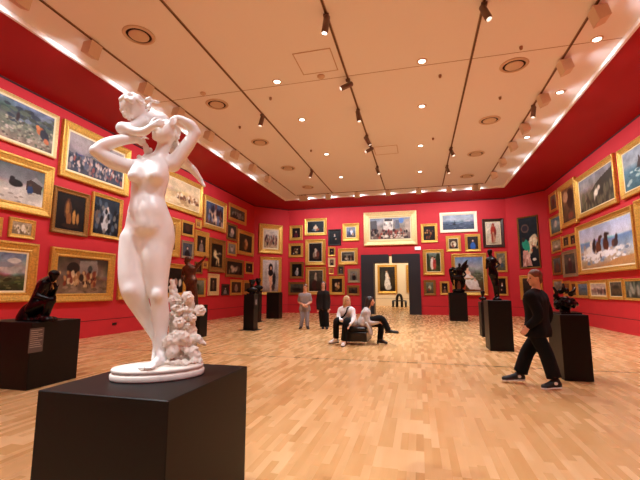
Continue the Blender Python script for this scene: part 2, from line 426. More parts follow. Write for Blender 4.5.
# ------------------------------------------------------------------ paintings
def vnoise(nx, ny, cells, rng):
    gx, gy = max(2, int(cells)), max(2, int(cells * ny / nx) + 1)
    g = rng.random((gy + 1, gx + 1))
    u = np.linspace(0, gx - 1e-6, nx); v = np.linspace(0, gy - 1e-6, ny)
    i, j = u.astype(int), v.astype(int); a, b = u - i, v - j
    a = a * a * (3 - 2 * a); b = b * b * (3 - 2 * b); b = b[:, None]; a = a[None]
    return (g[j][:, i] * (1 - a) * (1 - b) + g[j][:, i + 1] * a * (1 - b) + g[j + 1][:, i] * (1 - a) * b + g[j + 1][:, i + 1] * a * b)
hexc = lambda c: np.array([int(c[i:i + 2], 16) / 255 for i in (0, 2, 4)])
def paint(nx, ny, ops, seed):
    rng = np.random.default_rng(seed)
    U, V = np.meshgrid(np.linspace(0, 1, nx), np.linspace(0, 1, ny))
    A = np.zeros((ny, nx, 3)) + .2
    U0, V0 = U, V
    for cells, am in ((4, .02), (9, .02), (20, .014)):
        U = U + (vnoise(nx, ny, cells, rng) - .5) * am; V = V + (vnoise(nx, ny, cells, rng) - .5) * am
    asp = ny / nx
    def blend(mk, c):
        nonlocal A
        A = A * (1 - mk[..., None]) + hexc(c) * mk[..., None]
    aa = 1.0 / nx
    for op in ops:
        k = op[0]
        if k == 'v':
            ts = [p[0] for p in op[1]]; cs = np.array([hexc(p[1]) for p in op[1]])
            for ch in range(3): A[..., ch] = np.interp(V + (vnoise(nx, ny, 5, rng) - .5) * (op[2] if len(op) > 2 else .03), ts, cs[:, ch])
        elif k == 'n':
            q = sum(vnoise(nx, ny, op[2] * 2 ** i, rng) / 2 ** i for i in range(3)) / 1.75 - .5
            A = np.clip(A * (1 + q[..., None] * op[1] * 2), 0, 1)
        elif k == 'e':
            x, y, rx, ry, c = op[1:6]; an = math.radians(op[6]) if len(op) > 6 else 0
            dx, dy = U - x, (V - y) * asp
            X = dx * math.cos(an) + dy * math.sin(an); Y = -dx * math.sin(an) + dy * math.cos(an); ry = ry * asp
            d = (np.sqrt((X / rx) ** 2 + (Y / ry) ** 2) - 1) * min(rx, ry)
            blend(np.clip(.5 - d / (2 * aa), 0, 1), c)
        elif k == 'p':
            pts, c = op[1], op[2]; ins = np.zeros(U.shape, bool)
            for i in range(len(pts)):
                (xa, ya), (xb, yb) = pts[i], pts[i - 1]
                if ya != yb: ins ^= ((ya > V) != (yb > V)) & (U < (xb - xa) * (V - ya) / (yb - ya) + xa)
            blend(ins * 1.0, c)
        elif k == 's':                        # a scatter of small dabs: crowds, foliage, foam
            n, (x0, y0, x1, y1), cols, size = op[1:5]; el = op[5] if len(op) > 5 else 1.6
            for _ in range(n):
                x, y = x0 + (x1 - x0) * rng.random(), y0 + (y1 - y0) * rng.random(); r = size * (.6 + .8 * rng.random())
                d = np.sqrt(((U - x) / r) ** 2 + ((V - y) * asp / (r * el)) ** 2) - 1
                blend(np.clip(.5 - d * r / (2 * aa), 0, 1) * .9, cols[rng.integers(len(cols))])
    A = np.clip(.5 + (A - .5) * 1.12, 0, 1)
    A = np.clip(A * (.93 + .14 * rng.random((ny, nx, 1)) + .14 * (vnoise(nx, ny, 14, rng)[..., None] - .5)), 0, 1) * .96
    lin = np.where(A <= .04045, A / 12.92, ((A + .055) / 1.055) ** 2.4)
    return lin
def fig(x, y, h, body, head='c99a78', w=.3):          # a small painted figure standing with its feet at y
    return [('e', x, y - h * .42, h * w * .62, h * .42, body), ('e', x, y - h * .9, h * .085, h * .1, head)]
WALLS = {
    'L': ((XL, 0, 0), (0, 1, 0)), 'R': ((XR, 0, 0), (0, -1, 0)), 'B': ((0, YB, 0), (1, 0, 0)), 'G': ((0, Y2, 0), (1, 0, 0)),
    'CL': ((*LCH[0], 0), unit((LCH[1][0] - LCH[0][0], LCH[1][1] - LCH[0][1], 0))),
    'CR': ((*RCH[0], 0), unit((RCH[1][0] - RCH[0][0], RCH[1][1] - RCH[0][1], 0))),
}
NP = [0]
def painting(wall, x0, x1, tp, bt, fw, style, ops, label, slip=0, depth=None, group=None):
    """x0,x1: edges at mid height; tp, bt: a point on the top and on the bottom edge; fw: moulding width as a share of the shorter side."""
    p0, r = WALLS[wall]; p0 = np.array(p0, float); r = np.array(r, float); n = np.array([r[1], -r[0], 0])
    if not hasattr(tp, '__len__'): tp = ((x0 + x1) / 2, tp)
    if not hasattr(bt, '__len__'): bt = ((x0 + x1) / 2, bt)
    ym = (tp[1] + bt[1]) / 2
    d0 = depth or .09
    q = p0 + n * d0
    def sz(q):
        a, b = on_plane(x0, ym, q, n), on_plane(x1, ym, q, n); t, m = on_plane(*tp, q, n), on_plane(*bt, q, n)
        return (a - p0) @ r, (b - p0) @ r, m[2], t[2]
    u0, u1, z0, z1 = sz(q)
    w, h = u1 - u0, z1 - z0
    if depth is None: d0 = min(.13, max(.045, .07 * min(w, h)))
    u0, u1, z0, z1 = sz(p0 + n * d0); w, h = u1 - u0, z1 - z0
    c = p0 + r * (u0 + u1) / 2 + n * .006
    fwm = fw * min(w, h)
    NP[0] += 1
    e = thing('framed_painting', (c[0], c[1], z0), label, 'painting', group or {'L': 'paintings on the wall behind the marble statue', 'R': 'paintings on the wall beside the walking visitor', 'B': 'paintings on the wall around the doorway', 'G': 'paintings in the cream gallery', 'CL': 'paintings on the angled corner walls', 'CR': 'paintings on the angled corner walls'}[wall], math.atan2(r[1], r[0]))
    prof = [(0, 0), (0, .8), (.06, .95), (.16, 1), (.26, .93), (.32, .78), (.42, .72), (.7, .5), (.76, .52), (.84, .58), (.92, .54), (1, .36), (1, .2)]
    if style in ('whitef', 'blackf'): prof = [(0, 0), (0, .9), (.08, 1), (.5, .95), (.9, .6), (1, .5), (1, .2)]
    dd = d0 - .006
    rs = [[(-w / 2 + i * fwm, -d * dd, i * fwm), (w / 2 - i * fwm, -d * dd, i * fwm), (w / 2 - i * fwm, -d * dd, h - i * fwm), (-w / 2 + i * fwm, -d * dd, h - i * fwm)] for i, d in prof]
    MB().rings(rs, True, False).build('frame', style, e)
    i0 = fwm
    if slip:
        s1 = slip * min(w, h); MB().rings([[(-w / 2 + i, -d * dd, i), (w / 2 - i, -d * dd, i), (w / 2 - i, -d * dd, h - i), (-w / 2 + i, -d * dd, h - i)] for i, d in ((i0, .2), (i0, .38), (i0 + s1, .3), (i0 + s1, .18))], True, False).build('slip', 'cream', e)
        i0 += s1
    cw, ch = w - 2 * i0, h - 2 * i0
    npx = max(x1 - x0, 12) * 2.8 * cw / w
    nx = int(np.clip(npx, 30, 150)); ny = int(np.clip(nx * ch / cw, 20, 150))
    col = paint(nx, ny, ops, NP[0])
    X, Z = np.meshgrid(np.linspace(-cw / 2, cw / 2, nx), np.linspace(h - i0, i0, ny))
    v = np.stack([X, np.full_like(X, -.27 * dd), Z], -1).reshape(-1, 3)
    I = np.arange(nx * ny).reshape(ny, nx)
    f = np.stack([I[1:, :-1], I[1:, 1:], I[:-1, 1:], I[:-1, :-1]], -1).reshape(-1, 4)
    o = link('canvas', v, f, 'canvas', e)
    a = o.data.color_attributes.new('paint', 'FLOAT_COLOR', 'POINT')
    a.data.foreach_set('color', np.concatenate([col.reshape(-1, 3), np.ones((nx * ny, 1))], 1).astype(np.float32).ravel())
    return e
DARK = ('v', [(0, '2a1e18'), (1, '1a120e')]); N1 = ('n', .25, 6)
def portrait(bg, dress, face='d8ab8a', hair='2a1a12', fx=.5, fy=.3, s=1.0):
    return [('v', [(0, bg), (1, bg)]), ('n', .25, 5), ('e', fx, fy + .5 * s, .26 * s, .36 * s, dress), ('e', fx, fy, .1 * s, .11 * s, hair), ('e', fx + .01, fy + .03 * s, .075 * s, .085 * s, face)]
L_, B_, R_ = 'L', 'B', 'R'
# --- left wall
painting(L_, -42, 59.5, (30, 102), (30, 149.5), .05, 'goldp', [('v', [(0, '74829a'), (.16, '6c7688'), (.3, '525a5c'), (.5, '6e7060'), (.75, '7c7666'), (1, '8a7464')], .16), ('n', .3, 12), ('s', 50, (.38, .12, 1, .5), ['3c424c', '5c6656', '4a4c44', '7c8490'], .045, .5), ('s', 120, (.38, .45, 1, 1), ['a09c80', '5c6450', 'b4a494', '6d5a50', '8c8a78', '564c44'], .016, .7), ('e', .53, .36, .02, .12, '3c2c2c', 10), ('e', .83, .52, .05, .1, 'b8683a', -30), ('e', .89, .6, .055, .16, '32303a', -35), ('e', .92, .74, .03, .08, 'b86a44', -30), ('e', .8, .44, .025, .06, 'd08450')], 'pale gilt framed hillside with a red and black dog, highest beside the dark soffit', .04)
painting(L_, -48, 55, (0, 149), (0, 208), .17, 'gold', [('v', [(0, '5d6164'), (.45, '8a8c8b'), (.55, 'b9b5ab'), (1, 'd6cdbf')], .1), ('n', .15, 8), ('p', [(.74, .62), (.74, .36), (.86, .2), (.98, .38), (.97, .66)], '4a3a34'), ('p', [(.8, .3), (.86, .18), (1, .36), (.98, .42)], '8d8a88'), ('e', .6, .5, .09, .1, '2b2522'), ('e', .56, .42, .035, .09, '30282a'), ('e', .8, .58, .045, .13, '35476a'), ('e', .8, .44, .02, .04, '5a4438'), ('s', 30, (.2, .6, 1, 1), ['c8bfb2', 'e4dccf', '9c9286'], .03, .4)], 'heavy gilt framed snow scene with a dark hut and figures')
painting(L_, -14, 3, 216, 236, .2, 'gold', [('v', [(0, 'b8a27a'), (1, '8a7048')]), ('n', .3, 5)], 'small gilt frame cut off by the photo edge above the cloudy landscape')
painting(L_, 9, 36, (22, 218.5), (22, 238.2), .19, 'gold', [('v', [(0, 'b6a081'), (1, '8d7a5a')]), ('n', .2, 6), ('e', .3, .5, .12, .28, 'd9c9ac'), ('e', .55, .45, .1, .3, 'e6d9bf'), ('e', .75, .6, .12, .25, 'c9b48e'), ('s', 12, (.1, .3, .9, .9), ['6a5a40', 'efe5d0', '8a7654'], .04)], 'small gilt framed sketch of pale figures above the large cloudy landscape')
painting(L_, -38, 38, (20, 242), (20, 302), .16, 'gold', [('v', [(0, '6d7c90'), (.15, '7d8896'), (.35, 'b9b3a8'), (.52, 'a49d95'), (.6, '5d5648'), (.75, '4c5434'), (1, '39371f')], .1), ('n', .22, 9), ('e', .75, .2, .15, .07, 'c9c3b8'), ('e', .5, .32, .25, .07, '8b8d92'), ('s', 26, (.1, .65, 1, .95), ['5f6a3c', '3c3a20', '70704a', '4a4228'], .05, .4)], 'wide gilt framed cloudy landscape over green fields behind the hunched bronze', .03)
painting(L_, 61.5, 131.5, (100, 135), (95, 186), .13, 'gold', [('v', [(0, 'a89d99'), (.3, '9b8f8c'), (.5, '7c7676'), (.55, '3f4350'), (1, '4a4a52')], .12), ('n', .2, 8), ('p', [(0, .5), (.2, .56), (.4, .42), (.4, .62), (0, .66)], '55555f'), ('s', 150, (0, .55, 1, .95), ['2b3040', '414a5c', '8d7a76', 'b3a19a', '31343e', '97504a', '5c6070'], .02), ('s', 25, (.1, .62, .95, .8), ['d0bdb0', 'c9a898'], .014)], 'large gilt framed battle of dark crowds under pinkish sky behind the marble elbow', .03)
painting(L_, 53, 90, (75, 190.5), (70, 234.5), .11, 'goldd', [('v', [(0, '20150f'), (1, '1a110c')]), ('n', .4, 6), ('e', .4, .42, .13, .3, '5a3a22'), ('e', .38, .4, .06, .2, '9a6a3a'), ('e', .62, .62, .06, .2, 'b98848'), ('e', .45, .7, .09, .18, '8a5a30'), ('e', .75, .66, .05, .16, 'a87a44'), ('e', .5, .88, .3, .06, '3a2618')], 'dark interior with a glowing doorway and robed figures, between snow and battle scenes')
painting(L_, 92, 123, (105, 194.5), (105, 238), .09, 'gold', [('v', [(0, '27303a'), (.5, '36404a'), (1, '20262c')]), ('n', .35, 7), ('e', .48, .55, .17, .32, 'a9adb2'), ('e', .5, .3, .07, .1, 'cdbfae'), ('e', .44, .7, .14, .22, 'c6c6c4'), ('e', .16, .5, .1, .2, '6a5a50'), ('e', .85, .55, .1, .3, '151a20'), ('s', 30, (0, .1, 1, 1), ['10151a', '53606c', '7a7670'], .05)], 'gilt framed dark blue scene with a white robed figure beside the marble hip')
painting(L_, 50.5, 115, (80, 249.5), (90, 301.5), .16, 'gold', [('v', [(0, '4a3a2c'), (.3, '6b5a48'), (.5, '77695a'), (.62, '6a5240'), (1, '8d7660')], .1), ('n', .25, 9), ('p', [(.42, .5), (.42, .1), (.75, .06), (.78, .5)], '8a7c70'), ('e', .3, .3, .12, .16, '2e241c'), ('e', .62, .3, .05, .1, '4a4640'), ('s', 60, (.06, .42, .75, .8), ['e0c49a', '3a2418', 'b98a58', '7a3a28', 'c9a878', '2a1a14', '9a7048'], .028), ('s', 20, (0, .82, 1, 1), ['9a8068', '6a543e', '7e684e'], .05, .4)], 'wide gilt framed market square crowd in brown tones nearest the floor')
painting(L_, 119.5, 145, 258.5, 299.5, .18, 'gold', [('v', [(0, '3a2a20'), (1, '2a1e16')]), N1], 'gilt frame mostly hidden behind the marble legs')
painting(L_, 158, 203.5, (190, 179.5), (190, 214), .13, 'gold', [('v', [(0, 'd6bb94'), (.35, 'd9bf98'), (.5, 'c9a87c'), (1, 'd9bc8e')], .1), ('n', .12, 7), ('s', 60, (.3, .5, .98, .75), ['8a5a3c', 'e8d4b4', 'a87a54', '6a4430', 'd0a878'], .03, .7), ('s', 10, (.1, .76, .95, .95), ['e4cba0', 'b08c60'], .06, .3)], 'gilt framed pale desert with galloping riders behind the marble armpit', .02)
painting(L_, 182, 194.6, 221, 236.5, .16, 'gold', [('v', [(0, '3a2418'), (1, '22150e')]), ('n', .3, 4), ('e', .5, .5, .22, .3, '4c3020')], 'small square gilt frame with a plain brown picture under the desert riders')
painting(L_, 196, 202, 219.5, 228.5, .25, 'gold', [('v', [(0, 'b48a5c'), (1, '8a5a38')]), N1], 'tiny gilt frame just under the corner of the desert riders')
painting(L_, 195.2, 209.4, (202, 231), (202, 256.8), .2, 'gold', portrait('251a14', '8a7468', fy=.3), 'gilt framed seated half-length portrait on dark ground beside the tall pale nude')
painting(L_, 158, 181, (178, 218.5), (176, 257), .2, 'gold', [('v', [(0, 'a88a5c'), (1, '5c4630')]), N1], 'gilt frame edge showing beside the marble hip')
painting(L_, 182, 194, 241, 258.5, .14, 'silver', portrait('4a5058', '1c1c22', face='cdb8a8', fy=.36, s=1.1), 'small silvery framed portrait of a pale face above the brown bronze')
painting(L_, 210, 226, 239, 272.3, .16, 'goldd', [('v', [(0, '1e140e'), (1, '150e0a')]), ('n', .3, 5), ('e', .34, .42, .13, .15, 'ecd49c', 12), ('e', .3, .28, .075, .06, 'e0c08c'), ('e', .29, .24, .08, .03, '3a2414'), ('e', .46, .57, .24, .06, 'ecd6a4', 22), ('e', .66, .74, .06, .14, 'e6ce9a', -12), ('e', .5, .78, .055, .14, 'd8be8a', 14), ('e', .52, .42, .1, .03, 'e0c894', 10), ('e', .75, .4, .13, .035, 'b8b09a'), ('e', .7, .9, .1, .03, 'caa874')], 'tall framed dark picture with a pale seated nude at its left')
painting(L_, 204.5, 227, (216, 198.7), (215, 230), .14, 'gold', [('v', [(0, '4a5a78'), (.5, '4a4a58'), (1, '5a4438')]), ('n', .3, 6), ('e', .45, .6, .2, .16, 'dcc2a0', 25), ('e', .35, .45, .1, .1, 'd2a888'), ('e', .68, .4, .12, .14, '3a2a28'), ('e', .6, .75, .2, .08, 'e6d8c0'), ('s', 24, (.1, .1, .95, .95), ['6a7a98', '2a2430', 'caa890', '7a4438'], .06)], 'large gilt framed blue group with pale nudes beside the desert riders', .02)
painting(L_, 229.3, 246.8, 206, 222.7, .2, 'gold', [('v', [(0, '5c5a54'), (.5, '4a5048'), (1, '3a3830')]), ('n', .25, 6), ('s', 30, (.1, .4, .95, .85), ['7a8078', '2a2c28', '94948c'], .06, .8)], 'wide gilt framed grey green picture highest near the corner wall')
painting(L_, 227.5, 237.6, 223.6, 240.4, .13, 'goldd', [('v', [(0, '33383a'), (1, '20201e')]), ('n', .3, 5), ('e', .55, .5, .22, .24, 'c8beb0'), ('e', .5, .3, .12, .1, 'd6c2ae'), ('e', .45, .75, .25, .16, '8e8a84')], 'narrow dark gilt frame with a grey white figure below the wide grey green picture')
painting(L_, 238.5, 254.2, (246, 231), (246, 255.2), .15, 'gold', [('v', [(0, '3a2c22'), (1, '281a12')]), ('n', .3, 5), ('e', .52, .6, .16, .3, 'a8784a'), ('e', .5, .34, .08, .09, 'd8b088'), ('e', .36, .6, .1, .2, '54301e'), ('e', .6, .5, .08, .16, 'd2a878')], 'gilt framed standing gold robed figure on brown nearest the corner wall')
painting(L_, 228, 236.8, 242, 255.5, .14, 'gold', [('v', [(0, '948c82'), (1, '7a7268')]), ('n', .25, 5), ('e', .5, .5, .2, .3, 'b8b0a4'), ('e', .5, .3, .1, .1, '5a504a')], 'small gilt framed light grey sketch between two dark portraits')
painting(L_, 226.3, 244, 259, 277.4, .16, 'goldd', [('v', [(0, '221c18'), (1, '181410')]), ('n', .4, 6), ('e', .45, .65, .2, .2, 'b9a890', -20), ('e', .65, .5, .12, .18, '8a7a68'), ('e', .35, .45, .1, .14, '6a5848'), ('s', 14, (.15, .3, .9, .9), ['caba9e', '4a3c30', '907c64'], .05)], 'wide dark gilt frame with a pale reclining group right of the tall nude')
painting(L_, 245.6, 253.6, 261.7, 274, .15, 'gold', portrait('1d1512', '3a2c26', fx=.5, fy=.4, s=1.1), 'small gilt framed dark portrait above the pair of black busts')
painting(L_, 203, 208.3, 260.8, 268.5, .25, 'gold', [('v', [(0, 'a87a54'), (1, '704a30')]), N1], 'tiny gilt frame at the lower corner of the tall nude picture')
painting(L_, 208.7, 219.5, 273.8, 295.5, .2, 'goldp', [('v', [(0, '3a2c24'), (1, '2a2018')]), ('n', .3, 5), ('e', .5, .55, .16, .36, '6a5040'), ('e', .5, .25, .08, .07, 'c8a080')], 'bright ornate pale gilt frame with a standing brown figure near the floor')
painting(L_, 222, 229.5, 284, 295.3, .14, 'wood', portrait('2a2624', '8a8680', face='d8c8b8', fy=.35), 'smallest dark framed portrait in the lowest row near the black bust')
painting(L_, 231, 242.6, 279.6, 295.2, .16, 'gold', [('v', [(0, '4a3428'), (1, '3a2a1e')]), ('n', .3, 5), ('e', .5, .6, .18, .32, '9a8676'), ('e', .5, .28, .09, .09, 'caa488')], 'gilt framed standing lady in grey in the lowest row beside the black bust')
painting(L_, 243.8, 252.5, 280.3, 294.3, .2, 'gold', [('v', [(0, '5a4a34'), (1, '3a2c1e')]), N1], 'gilt frame mostly hidden behind the black bust')
painting(L_, 148, 187, (175, 263.5), (175, 297.5), .14, 'gold', [('v', [(0, '241a16'), (1, '1a120e')]), ('n', .3, 6), ('e', .75, .6, .07, .2, 'a88878'), ('e', .6, .5, .06, .1, 'cc8060'), ('e', .9, .6, .05, .16, 'd8d0c4')], 'large gilt framed dark group picture behind the marble flowers')
painting(L_, 195.2, 202.8, 262, 273.8, .15, 'goldd', portrait('1c1612', '54382a', fy=.35), 'small dark gilt portrait beside the brown bronze head')
painting(L_, 194.4, 206, 278, 297, .12, 'gold', [('v', [(0, '8a8a78'), (.5, '6a6e58'), (1, '4a4a34')]), ('n', .25, 5), ('e', .3, .5, .16, .25, '3c4430')], 'gilt framed green landscape in the lowest row beside the brown bronze')
# --- left chamfer
painting('CL', 259.2, 283, (271, 224.3), (271, 253.6), .17, 'gold', [('v', [(0, 'd9d3c6'), (.4, 'c9bfae'), (.7, 'a88c6c'), (1, 'c2ad8c')], .06), ('n', .1, 6), ('s', 60, (.06, .32, .97, .8), ['3a2c28', '6a4436', '8a5a48', '2a2426', 'c9b098', '7a3434'], .035, 2.2), ('s', 14, (.05, .82, .95, .98), ['b89c74', '8a7050'], .06, .4)], 'gilt framed street crowd on a pale ground over the tall white nude', .05)
painting('CL', 260.3, 281.6, 257, 294.8, .13, 'gold', [('v', [(0, 'd2cec8'), (.75, 'c4bcb2'), (1, '8a7a6c')], .04), ('n', .1, 5), ('e', .84, .5, .12, .5, '9a948e'), ('e', .2, .6, .1, .3, 'b4aca4'), ('e', .5, .5, .13, .22, 'e0b492'), ('e', .52, .75, .09, .25, 'dcae8c'), ('e', .5, .24, .13, .13, '1a1212'), ('e', .5, .4, .15, .1, '241614'), ('e', .52, .26, .06, .06, 'd0a080'), ('e', .72, .6, .1, .22, '2a2224'), ('e', .66, .86, .1, .1, '4a3430')], 'tall gilt framed dark haired nude on white above the bare black pedestal')
# --- back wall
def still(bg, cols, n=14, sz=.08): return [('v', [(0, bg), (1, bg)]), ('n', .35, 5), ('s', n, (.15, .25, .85, .85), cols, sz, 1.2)]
painting(B_, 289.4, 302.5, 225.4, 240.2, .2, 'gold', portrait('221416', '5a1c2c', fy=.35), 'gilt framed dark portrait in wine red, topmost next to the corner')
painting(B_, 288.5, 303, 243.3, 257.3, .18, 'gold', still('241a14', ['c8a878', '8a6a48', '6a2c20', 'd8c8a8', '3a2a20']), 'gilt framed fruit and game still life under the wine red portrait')
painting(B_, 289.8, 303.5, 261.9, 278.5, .15, 'goldd', [('v', [(0, '1a1412'), (1, '141010')]), ('n', .3, 5), ('e', .52, .7, .15, .25, 'b4aea8'), ('e', .55, .4, .08, .1, 'd8c0aa'), ('e', .4, .72, .1, .14, '8a8480')], 'gilt framed black picture with a single figure in white and grey')
painting(B_, 288.3, 305, 282, 294.8, .17, 'goldd', [('v', [(0, '54544a'), (1, '3a342a')]), ('n', .3, 6), ('e', .5, .62, .34, .16, '1c1814')], 'wide gilt framed murky landscape behind the visitor in grey')
painting(B_, 304.4, 326.5, 218.3, 235.4, .16, 'gold', [('v', [(0, '1c242a'), (1, '161a1c')]), ('n', .3, 6), ('e', .5, .62, .14, .24, 'c8b49a'), ('e', .5, .38, .05, .09, 'd8b898'), ('e', .62, .74, .1, .1, '9a5a40'), ('e', .38, .76, .1, .08, '5a6a78')], 'wide gilt framed dark night scene with a pale crouching figure, top row', .02)
painting(B_, 305, 325.4, 239.2, 265.2, .17, 'gold', [('v', [(0, '241c18'), (1, '1a1412')]), ('n', .35, 6), ('e', .55, .55, .12, .22, 'c0ae9c'), ('e', .5, .34, .06, .06, 'd8b898'), ('e', .68, .62, .12, .2, '6a3a2c'), ('e', .4, .66, .1, .18, '8a7460'), ('e', .6, .82, .2, .08, '54382a')], 'large gilt framed dark embrace of figures in the second row', .02)
painting(B_, 305.4, 325.8, 267, 294.8, .15, 'gold', [('v', [(0, '544a3c'), (.4, '4a443a'), (1, '241c16')]), ('n', .3, 6), ('e', .48, .42, .09, .28, 'a89880'), ('e', .42, .7, .2, .24, '4a2a24'), ('e', .5, .16, .05, .06, 'd0b090'), ('e', .66, .7, .14, .2, '3a3024')], 'large gilt framed kneeling group just behind the woman in the dark coat', .02)
painting(B_, 328, 341, 229.2, 245.4, .11, 'blackf', portrait('18161a', '0c0c0e', face='d8b8a0', fy=.3, s=.85) + [('e', .62, .62, .07, .05, 'd0a890'), ('e', .5, .42, .09, .04, 'e0dcd6')], 'black framed portrait of a man in black')
painting(B_, 342.5, 359.2, 223.3, 241, .2, 'gold', [('v', [(0, '8a8e98'), (.5, '6a7a94'), (1, '5a4a40')]), ('n', .25, 5), ('e', .55, .5, .16, .24, 'd8dce4'), ('e', .35, .65, .14, .18, '3a4a74'), ('e', .7, .7, .1, .15, 'c09a7a'), ('e', .56, .28, .06, .07, 'd8b090')], 'ornate gilt frame with a blue and white figure group', .03)
painting(B_, 328, 335.3, 247, 256.3, .2, 'gold', portrait('1a1614', '2a2422', fy=.4, s=1.1), 'small gilt framed portrait directly beneath the black framed man')
painting(B_, 328, 335.3, 257.7, 267, .22, 'goldp', portrait('6a5a4c', '1a1614', fy=.38, s=1.1), 'small pale gilt portrait second beneath the black framed man')
painting(B_, 338, 357.7, 248.3, 264.6, .2, 'gold', [('v', [(0, '5a564c'), (.5, '4a4238'), (1, '2a221a')]), ('n', .3, 6), ('e', .5, .3, .3, .1, '787468'), ('e', .4, .75, .16, .12, 'd8d0c0'), ('e', .62, .6, .1, .22, '1c1612'), ('e', .78, .66, .08, .18, '8a5a48'), ('s', 10, (.1, .5, .9, .9), ['8a7a60', '2a2018'], .06)], 'wide gilt framed farmyard scene under the blue and white group', .03)
painting(B_, 328.6, 333.8, 267.8, 274.4, .25, 'gold', [('v', [(0, 'b46a50'), (1, 'a04838')]), N1], 'tiny gilt framed reddish study, lowest beneath the black framed man')
painting(B_, 337.3, 344.3, 265.2, 275, .18, 'goldd', portrait('3a3632', '54504c', fy=.38, s=1.1), 'small dark gilt portrait under the farmyard scene')
painting(B_, 347.7, 359.8, 268.8, 282.7, .2, 'silver', [('v', [(0, '8a8478'), (1, '6a6458')]), ('n', .15, 5), ('e', .52, .72, .26, .34, '181214'), ('e', .52, .36, .1, .1, '4a2c20'), ('e', .52, .4, .06, .06, 'd8a888')], 'silver gilt framed portrait of a sitter in black beside the portal')
painting(B_, 329.2, 344.6, 276, 294.8, .17, 'gold', [('v', [(0, '2a1e16'), (1, '1c140e')]), ('n', .35, 5), ('e', .4, .45, .12, .16, 'd0b08c'), ('e', .6, .62, .16, .16, 'b8925c'), ('e', .66, .36, .09, .1, 'a8805c'), ('e', .45, .78, .16, .12, '6a4a2c')], 'gilt framed golden group of heads above the blond sitter')
painting(B_, 346.7, 359.3, 285.4, 295.4, .2, 'goldd', [('v', [(0, '54463a'), (1, '2a2018')]), ('n', .3, 5), ('e', .5, .55, .2, .2, '181210')], 'small wide dark gilt picture lowest beside the portal')
painting(B_, 363.6, 416.9, (390, 211.4), (390, 245.2), .16, 'goldp', [('v', [(0, '8a94a8'), (.25, 'a09c9a'), (.55, '9a8a7c'), (1, '6a5c50')], .1), ('n', .2, 9), ('p', [(.34, .55), (.34, .05), (.58, .05), (.58, .6)], 'dad0c4'), ('p', [(.36, .05), (.56, .05), (.56, .14), (.36, .14)], '4a4444'), ('p', [(0, .75), (0, .12), (.16, .1), (.2, .7)], '5e5c5e'), ('e', .78, .14, .07, .12, '6a8cc8'), ('p', [(.86, .6), (.88, .1), (1, .05), (1, .7)], 'b4a494'), ('p', [(.62, .5), (.64, .1), (.72, .1), (.74, .5)], '70747e'), ('s', 110, (.02, .55, .98, .95), ['2a2220', '4a3a34', 'a05040', 'c8b8a4', '3a3438', '7a6a60', '8a3c38'], .022), ('s', 24, (.3, .8, .9, .95), ['e0d6c6', 'd8c8b0', 'b09c88'], .03, .6), ('s', 20, (.36, .2, .56, .4), ['8a8480', 'efe8dc'], .015)], 'largest pale gilt framed city square crowd over the doorway', .03)
painting(B_, 420.9, 437.6, 223.6, 242.6, .16, 'gold', still('1c1410', ['c88a4c', '8a4a28', '3a2a20', 'b49a78', '54301c'], 16, .07), 'gilt framed dark still life with glowing orange fruit beside the city crowd')
painting(B_, 439.8, 477.2, (458, 212), (458, 232.2), .14, 'whitef', [('v', [(0, '9aa6b8'), (.3, 'a4a8b0'), (.42, '868ea0'), (.5, '5a6478'), (1, '3c4658')], .05), ('n', .1, 8), ('p', [(.36, .62), (.37, .3), (.41, .62)], '3a3c48'), ('e', .38, .66, .05, .05, '2a2c34'), ('s', 20, (0, .52, 1, .95), ['4a566c', '6a7488', '323c4c'], .06, .25), ('e', .8, .42, .1, .03, 'b8b4b4')], 'wide white framed blue seascape with a distant sail')
painting(B_, 446, 461, 235.8, 251.5, .18, 'gold', [('v', [(0, '5a4434'), (1, '3a2a1e')]), ('n', .2, 5), ('e', .5, .55, .34, .32, 'c8b898'), ('e', .42, .5, .12, .14, '7a5a44'), ('e', .62, .62, .14, .16, 'e0d4bc'), ('e', .45, .75, .14, .1, '94503c')], 'gilt framed arched picture of a pale mother group under the white framed seascape', .03)
painting(B_, 465, 480.8, 234, 251.5, .17, 'gold', portrait('3a3230', '3c68b0', face='dcb69c', fy=.3, s=1.0), 'gilt framed portrait in bright blue dress')
painting(B_, 423, 444.2, 249.4, 275, .16, 'gold', [('v', [(0, '6a7a74'), (.35, '5a6048'), (.7, '48502c'), (1, '4a4a26')]), ('n', .25, 6), ('e', .85, .35, .16, .36, '28341e'), ('e', .1, .4, .12, .4, '34402a'), ('e', .4, .62, .14, .3, 'e0d0bc'), ('e', .4, .42, .1, .14, 'ead8c8'), ('e', .57, .62, .12, .3, 'b44a3a'), ('e', .58, .45, .1, .13, 'a03a34'), ('e', .43, .25, .06, .065, 'd8a888'), ('e', .57, .29, .06, .065, 'cc9a78'), ('e', .42, .2, .065, .035, '3a261c'), ('e', .58, .235, .065, .035, '2a1c16')], 'gilt framed couple in white and red in a garden', .02)
painting(B_, 423.8, 435.8, 280, 295.4, .2, 'goldd', [('v', [(0, '7a8068'), (1, '4a4a34')]), ('n', .3, 5), ('e', .5, .5, .2, .2, 'b8b494'), ('e', .4, .7, .12, .15, '8a3c2c')], 'small gilt framed green study near the portal jamb, lowest row')
painting(B_, 440, 449.6, 281.3, 294.8, .2, 'gold', portrait('1c1614', '7a5a48', fy=.4, s=1.1), 'small gilt framed portrait beside the winged bronze pedestal')
